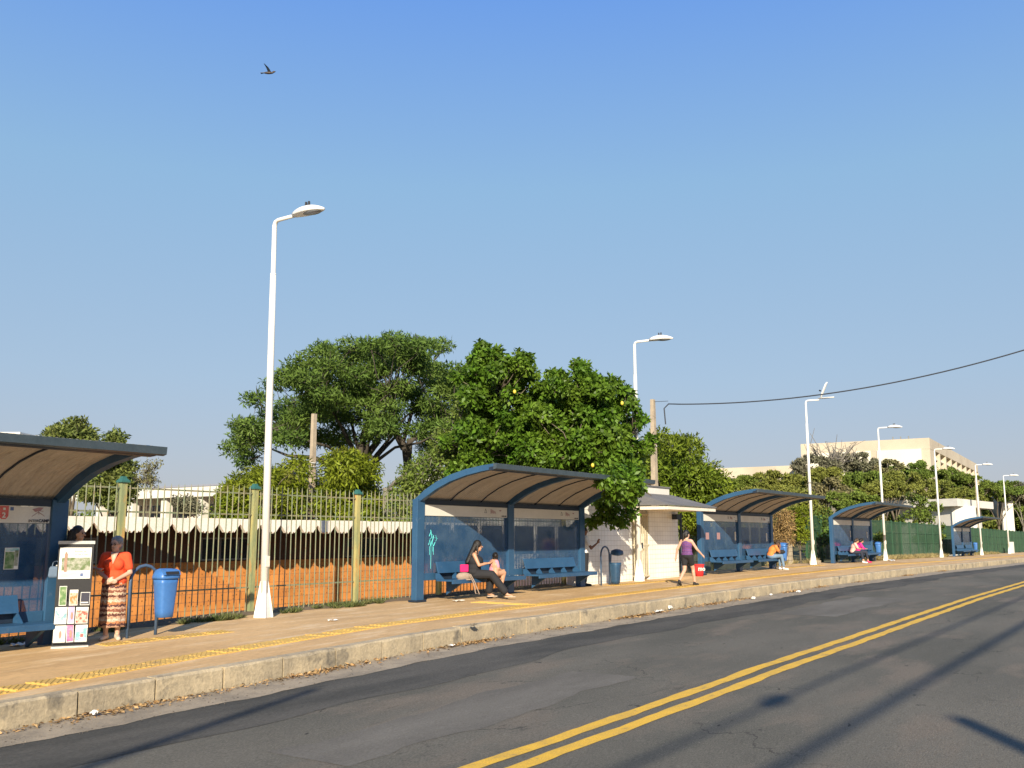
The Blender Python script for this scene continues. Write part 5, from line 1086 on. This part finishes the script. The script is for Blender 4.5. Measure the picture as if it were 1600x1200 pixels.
# big feathery tree
PA = [(352, 712), (362, 670), (388, 640), (400, 608), (425, 588), (452, 572), (478, 545), (500, 533), (545, 528), (575, 530), (612, 521), (650, 528), (682, 527), (700, 545), (715, 568), (740, 585), (752, 640), (745, 720), (700, 730), (655, 712), (640, 690), (618, 672), (600, 690), (572, 680), (556, 700), (530, 705), (490, 690), (470, 712), (430, 700), (410, 728), (372, 732)]
cA = clumps(PA, 48, 5.5, 185, .55, .95, .55)
cA += [(at(x, y, 48+nr.uniform(-5, 5)), .8) for x, y in ((612, 532), (655, 538), (690, 540), (505, 546), (550, 540), (470, 570), (430, 600), (402, 625), (378, 665), (366, 700), (385, 715), (580, 545), (640, 560), (710, 580))]
tA = tree('feathery_tree', 'huge spreading feathery-leaved tree behind the mango bushes', 'tree', zg(575, 48), cA, 'leaf_feather', 'bark_dark', 330, .30, .075, .5, .5, .15, .24, 9, fork=at(568, 735, 48), twig=.03, spread=.9, shell=.3, radial=.35)
tb = MB(); q0 = at(568, 735, 48)
for tri in (((575, 800), (572, 735), (545, 690), (528, 655), (515, 620)), ((575, 760), (562, 720), (566, 680), (580, 640), (600, 600)), ((572, 770), (588, 720), (560, 700), (552, 672), (548, 640)), ((640, 800), (636, 730), (630, 690), (645, 640), (668, 600)), ((636, 740), (640, 690), (665, 670), (690, 640), (700, 610)), ((575, 750), (540, 735), (490, 715), (450, 712), (420, 700)), ((632, 700), (615, 670), (612, 640), (620, 600), (625, 570)), ((562, 725), (590, 690), (592, 660), (580, 620), (560, 590))):
    pts = [at(x, y, 47.5+nr.uniform(-.6, .6))-tA.location for x, y in tri]; tb.tube(pts, [.21, .16, .11, .07, .035], 8)
tb.build('limb', M['bark_dark'], tA, True)
# mango bushes left of centre
PB = [(328, 835), (332, 790), (348, 757), (372, 738), (402, 728), (430, 722), (458, 716), (480, 712), (492, 722), (492, 835)]
tree('mango_bush', 'dense bright green mango bush just right of the nearest lamp, left one', 'tree', zg(415, 33, -.9), clumps(PB, 33, 2.2, 80, .38, .62, .9), 'leaf_mango', 'bark', 330, .22, .06, .85, .1, .35, .16, 5, shell=.6)
PB2 = [(490, 835), (490, 722), (512, 706), (540, 700), (566, 706), (590, 722), (600, 750), (603, 790), (600, 835)]
tree('mango_bush', 'dense bright green mango bush with a rounded top right of the thin pole', 'tree', zg(545, 32, -.9), clumps(PB2, 32, 2., 60, .38, .6, .9), 'leaf_mango', 'bark', 330, .22, .06, .85, .1, .35, .16, 5, shell=.6)
# leafy broad tree over the second shelter and the kiosk
PC = [(690, 750), (700, 690), (715, 640), (722, 600), (740, 575), (752, 548), (775, 560), (790, 575), (812, 560), (826, 590), (840, 612), (870, 590), (885, 605), (905, 580), (920, 592), (935, 612), (958, 600), (975, 620), (985, 640), (1000, 660), (1008, 700), (1003, 735), (990, 765), (965, 790), (930, 765), (880, 745), (800, 735), (750, 745)]
cC = clumps(PC, 30.5, 1.8, 185, .24, .5, .8)+[(at(x+nr.uniform(-10, 10), y+nr.uniform(-12, 8), 30.5+nr.uniform(-1.2, 1.2)), nr.uniform(.14, .26)) for x, y in [PC[nr.randint(0, 21)] for _ in range(46)]]
cC += [(at(x, y, 30+nr.uniform(-.5, .5)), .15) for x, y in ((751, 538), (756, 545), (762, 552), (770, 556), (748, 556), (811, 553), (816, 562), (824, 570), (800, 568), (868, 588), (876, 585), (884, 596), (901, 574), (908, 572), (915, 582), (932, 594), (941, 600), (953, 594), (962, 600), (976, 612), (990, 632), (998, 645))]
cC += [(at(x, y, D), r) for x, y, D, r in ((753, 548, 30, .3), (748, 562, 30, .35), (765, 580, 30, .4), (812, 572, 30, .3), (905, 585, 30, .3), (880, 600, 30, .3), (872, 590, 31, .25), (960, 603, 30, .3), (975, 625, 30, .3), (938, 598, 30.4, .28), (822, 560, 30, .25), (738, 580, 30, .3), (930, 620, 30, .3))]
tree('leafy_tree', 'bright broad-leaved tree with yellow fruit reaching over the second shelter and kiosk', 'tree', zg(850, 30.6, -.6), cC, 'leaf_broad', 'bark', 250, .20, .10, .85, .3, .35, .17, 9, shell=.3, spread=.9, twig=.014)
leafy = bpy.data.objects['leafy_tree']
cH = [(at(x, y, D), r) for x, y, D, r in ((948, 748, 25.3, .25), (960, 757, 25.4, .3), (975, 760, 25.8, .3), (992, 758, 26.3, .26), (985, 775, 26.5, .25), (955, 770, 25.8, .25), (965, 740, 25.9, .3), (990, 738, 26.6, .28), (940, 752, 25.2, .18), (985, 750, 26.1, .3), (950, 765, 28.8, .35), (975, 770, 28.8, .35), (994, 762, 28.9, .3), (962, 790, 28.7, .3), (985, 795, 28.7, .28), (948, 790, 28.6, .22), (955, 812, 28.6, .2), (972, 812, 28.6, .2), (940, 805, 28.7, .2), (925, 815, 28.9, .16), (935, 775, 28.8, .25), (985, 745, 29, .4), (945, 745, 29, .35), (908, 812, 29.4, .15))]
C_ = np.array([c for c, r in cH]); Rr = np.array([r for c, r in cH]); idx = np.repeat(np.arange(len(cH)), 135); d = unit(len(idx)); Pn = C_[idx]+d*Rr[idx][:, None]*nr.uniform(.3, 1.1, (len(idx), 1))-np.array(leafy.location)
A = d*.3+nr.randn(len(idx), 3)*.8; A[:, 2] -= .5; N = nr.randn(len(idx), 3)*.6; N[:, 2] += .5; N += d*.8
linko('hanging_branch', leaf_mesh(Pn, A, N, nr.uniform(.12, .22, len(idx)), nr.uniform(.07, .12, len(idx)), M['leaf_broad'], 'hanging_branch', .15, .1), leafy)
bt = MB(); L0 = leafy.location
for a in ((900, 700), (940, 720), (965, 740), (970, 775), (958, 800)), ((940, 720), (985, 745), (1005, 765), (1018, 775)), ((965, 740), (945, 765), (938, 800)): bt.tube([at(x, y, 29.3)-L0 for x, y in a], [.04]*(len(a)-1)+[.01], 6)
bt.build('branch', M['bark'], leafy, True)
fm = MB().ball((0, 0, 0), (.05, .05, .065)).mesh('fruit', M['fruit'], True)
for x, y, D in ((926, 727, 28.4), (985, 781, 26.4), (978, 770, 26.5), (804, 612, 28.7), (972, 630, 28.9)): inst('fruit', fm, leafy, at(x, y, D)-L0)
# twiggy thin growth between big tree and leafy tree
PD_ = [(600, 830), (598, 770), (612, 740), (640, 720), (650, 700), (690, 660), (712, 610), (735, 600), (745, 680), (740, 740), (700, 755), (672, 775), (655, 800), (650, 835)]
tree('twiggy_tree', 'sparse twiggy tree with a thick pale trunk left of the second shelter', 'tree', zg(605, 31, -.9), clumps(PD_, 31.2, 1.6, 90, .26, .45, .9), 'leaf_thin', 'bark_pale', 110, .15, .06, 1., .3, .3, .15, 7, fork=at(604, 762, 31), shell=.1, spread=1., twig=.018)
# shaded shrubs below, right behind the zigzag roof
# round mango tree right of the kiosk
PR = [(985, 800), (992, 700), (1010, 672), (1035, 660), (1058, 672), (1080, 684), (1100, 700), (1112, 722), (1128, 735), (1146, 750), (1153, 775), (1155, 812), (1150, 845), (985, 845)]
tree('mango_tree', 'large round mango tree behind the kiosk and concrete pole', 'tree', zg(1065, 50), clumps(PR, 50, 4., 150, .6, 1.0, .85), 'leaf_mangoR', 'bark_dark', 330, .32, .10, .8, .1, .35, .3, 7, shell=.6)
# left trees
PE = [(58, 700), (60, 672), (85, 664), (105, 660), (125, 652), (142, 660), (152, 680), (160, 720), (60, 735)]
tree('left_tree', 'olive green tree rising above the roof of the nearest shelter', 'tree', zg(110, 44), clumps(PE, 44, 2.6, 60, .45, .8, .75), 'leaf_left', 'bark', 240, .26, .10, .8, .2, .3, .2, 6, shell=.3, spread=.9)
PE2 = [(148, 712), (160, 690), (165, 672), (182, 667), (198, 672), (200, 690), (190, 712), (215, 725), (225, 755), (205, 790), (170, 790), (140, 775), (120, 790), (112, 760), (150, 740)]
tree('left_tree', 'loose-leaved tree with two tufts above the right end of the nearest shelter', 'tree', zg(178, 40), clumps(PE2, 40, 1.6, 60, .32, .55, .75), 'leaf_left', 'bark', 190, .24, .09, .8, .2, .3, .14, 6, shell=.3, spread=.9)
PE3 = [(205, 742), (235, 715), (262, 722), (258, 755), (240, 770), (215, 765)]
tree('bare_shrub', 'thin shrub with reddish twigs beside the tip of the nearest shelter roof', 'shrub', zg(232, 38), clumps(PE3, 38, 1., 14, .25, .4, .9), 'leaf_brown', 'bark', 50, .14, .05, 1, .3, .2, .05, 5, shell=.1, spread=1.)
PE4 = [(262, 800), (265, 780), (290, 772), (320, 775), (335, 800)]
tree('shrub', 'grey-green shrub in front of the long white house', 'shrub', zg(298, 40), clumps(PE4, 40, .8, 16, .25, .4, .8), 'leaf_grey', 'bark', 120, .14, .06, .9, .3, .2, .05, 5, shell=.2, spread=1.)
# hillside trees: (px, py, half width, half height, distance, leaf, what)
kinds = {'leaf_grey': 'grey-brown nearly bare tree on the hillside', 'leaf_olive': 'olive green flat-topped tree on the hillside', 'leaf_brown': 'dry brown tree on the hillside', 'leaf_hill': 'mid green flat-topped tree on the hillside'}
HT = [(1275, 728, 42, 20, 100, 'leaf_grey'), (1215, 752, 45, 16, 98, 'leaf_olive'), (1170, 757, 30, 14, 102, 'leaf_hill'), (1330, 722, 42, 17, 108, 'leaf_grey'), (1375, 735, 40, 17, 112, 'leaf_brown'), (1345, 752, 40, 17, 96, 'leaf_hill'),
      (1290, 765, 45, 20, 92, 'leaf_brown'), (1235, 780, 40, 20, 88, 'leaf_olive'), (1180, 780, 35, 18, 90, 'leaf_olive'), (1330, 785, 40, 18, 85, 'leaf_hill'), (1400, 752, 45, 17, 104, 'leaf_olive'), (1425, 736, 45, 15, 120, 'leaf_hill'),
      (1470, 746, 45, 16, 122, 'leaf_hill'), (1515, 757, 42, 16, 124, 'leaf_hill'), (1450, 765, 50, 17, 112, 'leaf_olive'), (1400, 785, 50, 20, 118, 'leaf_brown'), (1560, 768, 45, 18, 126, 'leaf_hill'), (1600, 770, 35, 20, 128, 'leaf_grey'),
      (1500, 780, 50, 18, 116, 'leaf_olive'), (1560, 795, 45, 22, 135, 'leaf_olive'), (1605, 805, 30, 25, 130, 'leaf_hill'), (1260, 810, 45, 22, 80, 'leaf_olive'), (1290, 745, 30, 14, 94, 'leaf_olive'), (1420, 815, 30, 20, 122, 'leaf_hill'), (1590, 830, 30, 16, 132, 'leaf_hill'),
      (1200, 806, 40, 18, 78, 'leaf_olive'), (1345, 815, 40, 20, 84, 'leaf_brown'), (1550, 820, 30, 20, 130, 'leaf_hill'), (1380, 765, 35, 14, 92, 'leaf_olive')]
HL = ['large grey bare-twigged tree below the left part of the beige block', 'olive tree under the low beige building, left of the grey tree', 'green tree touching the mango tree, under the low beige building', 'grey tree below the middle of the beige block', 'brown tree below the cream wall of the beige block',
 'green tree behind the fourth lamp, above the fourth shelter roof', 'dry brown tree right of the third lamp, above the third shelter tip', 'olive tree above the third shelter roof, left of its lamp', 'olive tree just right of the mango tree, above the third shelter', 'yellow-green tree between the third lamp and the fourth shelter',
 'olive tree right of the fourth lamp, halfway up the hill', 'green tree directly below the right corner of the beige block', 'green tree under the windowed side of the beige block, left one', 'green tree under the windowed side of the beige block, right one', 'olive tree above the white house roof, left of the fifth lamp',
 'brown tree behind the left end of the white house roof', 'green tree on the skyline between the last two lamps', 'grey tree on the skyline at the right edge', 'olive tree directly above the right end of the white house roof', 'olive tree between the white house and the white wall', 'green tree at the right edge behind the fence',
 'low olive tree behind the block pier', 'small olive tree below the grey tree, beside the third lamp', 'green tree behind the white house, mostly hidden', 'low green tree behind the fence at the right edge', 'olive tree seen just above the third shelter roof line', 'brown tree behind the fourth shelter', 'low green tree right of the white house', 'small olive tree beside the fourth lamp post, mid hill']
for i, (px, py, hw, hh, D, lf2, ) in enumerate(HT):
    ell = [(px+hw*math.cos(q)*(1+.12*math.sin(3*q+i)), py+hh*(math.sin(q) if math.sin(q) < 0 else math.sin(q)*.9)*(1+.1*math.cos(4*q+i))) for q in np.linspace(0, 2*math.pi, 20, endpoint=False)]
    mr_ = D/F
    cl = clumps(ell, D, hw*mr_*.55, 46, hh*mr_*.26, hh*mr_*.42, .55)
    if len(cl) < 6: cl += [(at(px+nr.uniform(-.6, .6)*hw, py+nr.uniform(-.5, .5)*hh, D), hh*mr_*.35) for _ in range(12)]
    pbp = at(px, 838, D); grey = lf2 in ('leaf_grey', 'leaf_brown')
    tree('hill_tree', HL[i], 'tree', (pbp.x, pbp.y, hill(pbp.x, pbp.y)), cl, lf2, 'bark_pale' if grey else 'bark', 120 if grey else 190, .34, .15, .5, .3, .1, .16, 6, group='trees on the hillside', shell=.2, spread=1., twig=.05 if grey else .03)
# bare branches poking above the grey tree
br = thing('bare_tree', 'leafless tree with forked twigs in front of the left part of the beige block', 'tree', zg(1300, 106)); tb = MB()
b0 = Vector(zg(1300, 106)); f0 = at(1302, 740, 106)-b0; tb.tube([(0, 0, 0), f0*.5, f0], [.3, .25, .18], 7)
for k in range(16):
    e = at(1302+nr.uniform(-38, 38), nr.uniform(690, 715), 106+nr.uniform(-2, 2))-b0; m_ = f0.lerp(e, .5)+Vector(nr.randn(3)*.3); tb.tube([f0, m_, e], [.1, .07, .03], 5)
    for _ in range(3): tb.tube([m_, m_.lerp(e, .6)+Vector(nr.randn(3)*.5), e+Vector(nr.randn(3)*.6)], [.05, .04, .02], 4)
tb.build('trunk', M['bark_pale'], br)
# far wood on the skyline, one mass
P = []; 
for k in range(60):
    px = nr.uniform(-200, 1900); D = nr.uniform(190, 260); q = at(px, 820+nr.uniform(-6, 14), D); P.append((q, nr.uniform(3, 6)))
C_ = np.array([c for c, r in P]); Rr = np.array([r for c, r in P]); idx = np.repeat(np.arange(60), 260); d = unit(len(idx), .3)
linko('far_wood', leaf_mesh(C_[idx]+d*Rr[idx][:, None]*[1.6, 1.6, .7]*nr.uniform(.5, 1, (len(idx), 1)), d+nr.randn(len(idx), 3)*.6, nr.randn(len(idx), 3)*.5+[0, 0, 1], 1.2, .7, M['leaf_hill'], 'far_wood'), kind='stuff')
P = []
for k in range(230):
    px = nr.uniform(1140, 1640); top_ = float(np.interp(px, [1140, 1240, 1300, 1380, 1500, 1640], [765, 752, 735, 738, 762, 778])); D = nr.uniform(122, 136) if px < 1540 else nr.uniform(136, 150)
    P.append((at(px, nr.uniform(top_, 832), D), nr.uniform(1.1, 2.0)))
C_ = np.array([c for c, r in P]); Rr = np.array([r for c, r in P]); idx = np.repeat(np.arange(len(P)), 150); d = unit(len(idx), .3)
linko('hillside_scrub', leaf_mesh(C_[idx]+d*Rr[idx][:, None]*[1.3, 1.3, .7]*nr.uniform(.5, 1, (len(idx), 1)), d*.4+nr.randn(len(idx), 3)*.8, nr.randn(len(idx), 3)*.5+d+[0, 0, .4], .5, .25, M['leaf_olive'], 'hillside_scrub'), kind='stuff')
# climbers and shrubs along the fences
def shrub(label, pts, D, leaf, n=100, L=.13, W=.07, name='shrub', barkm='bark', sp=.9):
    cl = [(at(x, y, D+nr.uniform(-.4, .4)), r) for x, y, r in pts]; bx = sum(p[0] for p in pts)/len(pts)
    return tree(name, label, 'shrub', zg(bx, D), cl, leaf, barkm, n, L, W, 1., .2, .3, .05, 5, shell=.15, spread=sp, twig=.012)
shrub('yellow-green vine mass covering the railing between kiosk and third shelter', [(nr.uniform(1060, 1100), nr.uniform(800, 828), .35) for _ in range(16)], 37.5, 'leaf_mango', 160, name='vine')
shrub('dry brown vine hanging on the railing behind the bin of the third shelter', [(nr.uniform(1206, 1235), nr.uniform(800, 845), .3) for _ in range(22)], 46, 'vine_dry', 160, .22, .03, name='vine', sp=.4)
shrub('green climber between the two fence posts above the block pier', [(nr.uniform(1236, 1262), nr.uniform(790, 842), .3) for _ in range(22)], 49.5, 'leaf_mango', 130, name='vine')
shrub('climbing shrub with pale flowers over the green fence before the white house', [(nr.uniform(1405, 1470), nr.uniform(785, 850), .35) for _ in range(26)]+[(nr.uniform(1420, 1450), nr.uniform(772, 800), .3) for _ in range(6)], 78, 'leaf_thin', 80, .28, .14)
shrub('low large-leaved shrub against the green fence behind the women in pink', [(nr.uniform(1366, 1378), nr.uniform(836, 850), .3) for _ in range(6)], 58, 'leaf_thin', 60, .2, .12)
shrub('dark green creeper on the green fence left of the fourth shelter', [(nr.uniform(1262, 1296), nr.uniform(800, 870), .35) for _ in range(14)], 52, 'leaf_feather', 50, .2, .12, name='creeper')
shrub('small weedy shrub growing at the foot of the nearest shelter post', [(84+nr.uniform(-6, 6), nr.uniform(985, 1010), .07) for _ in range(7)], 15.6, 'leaf_thin', 22, .08, .03)
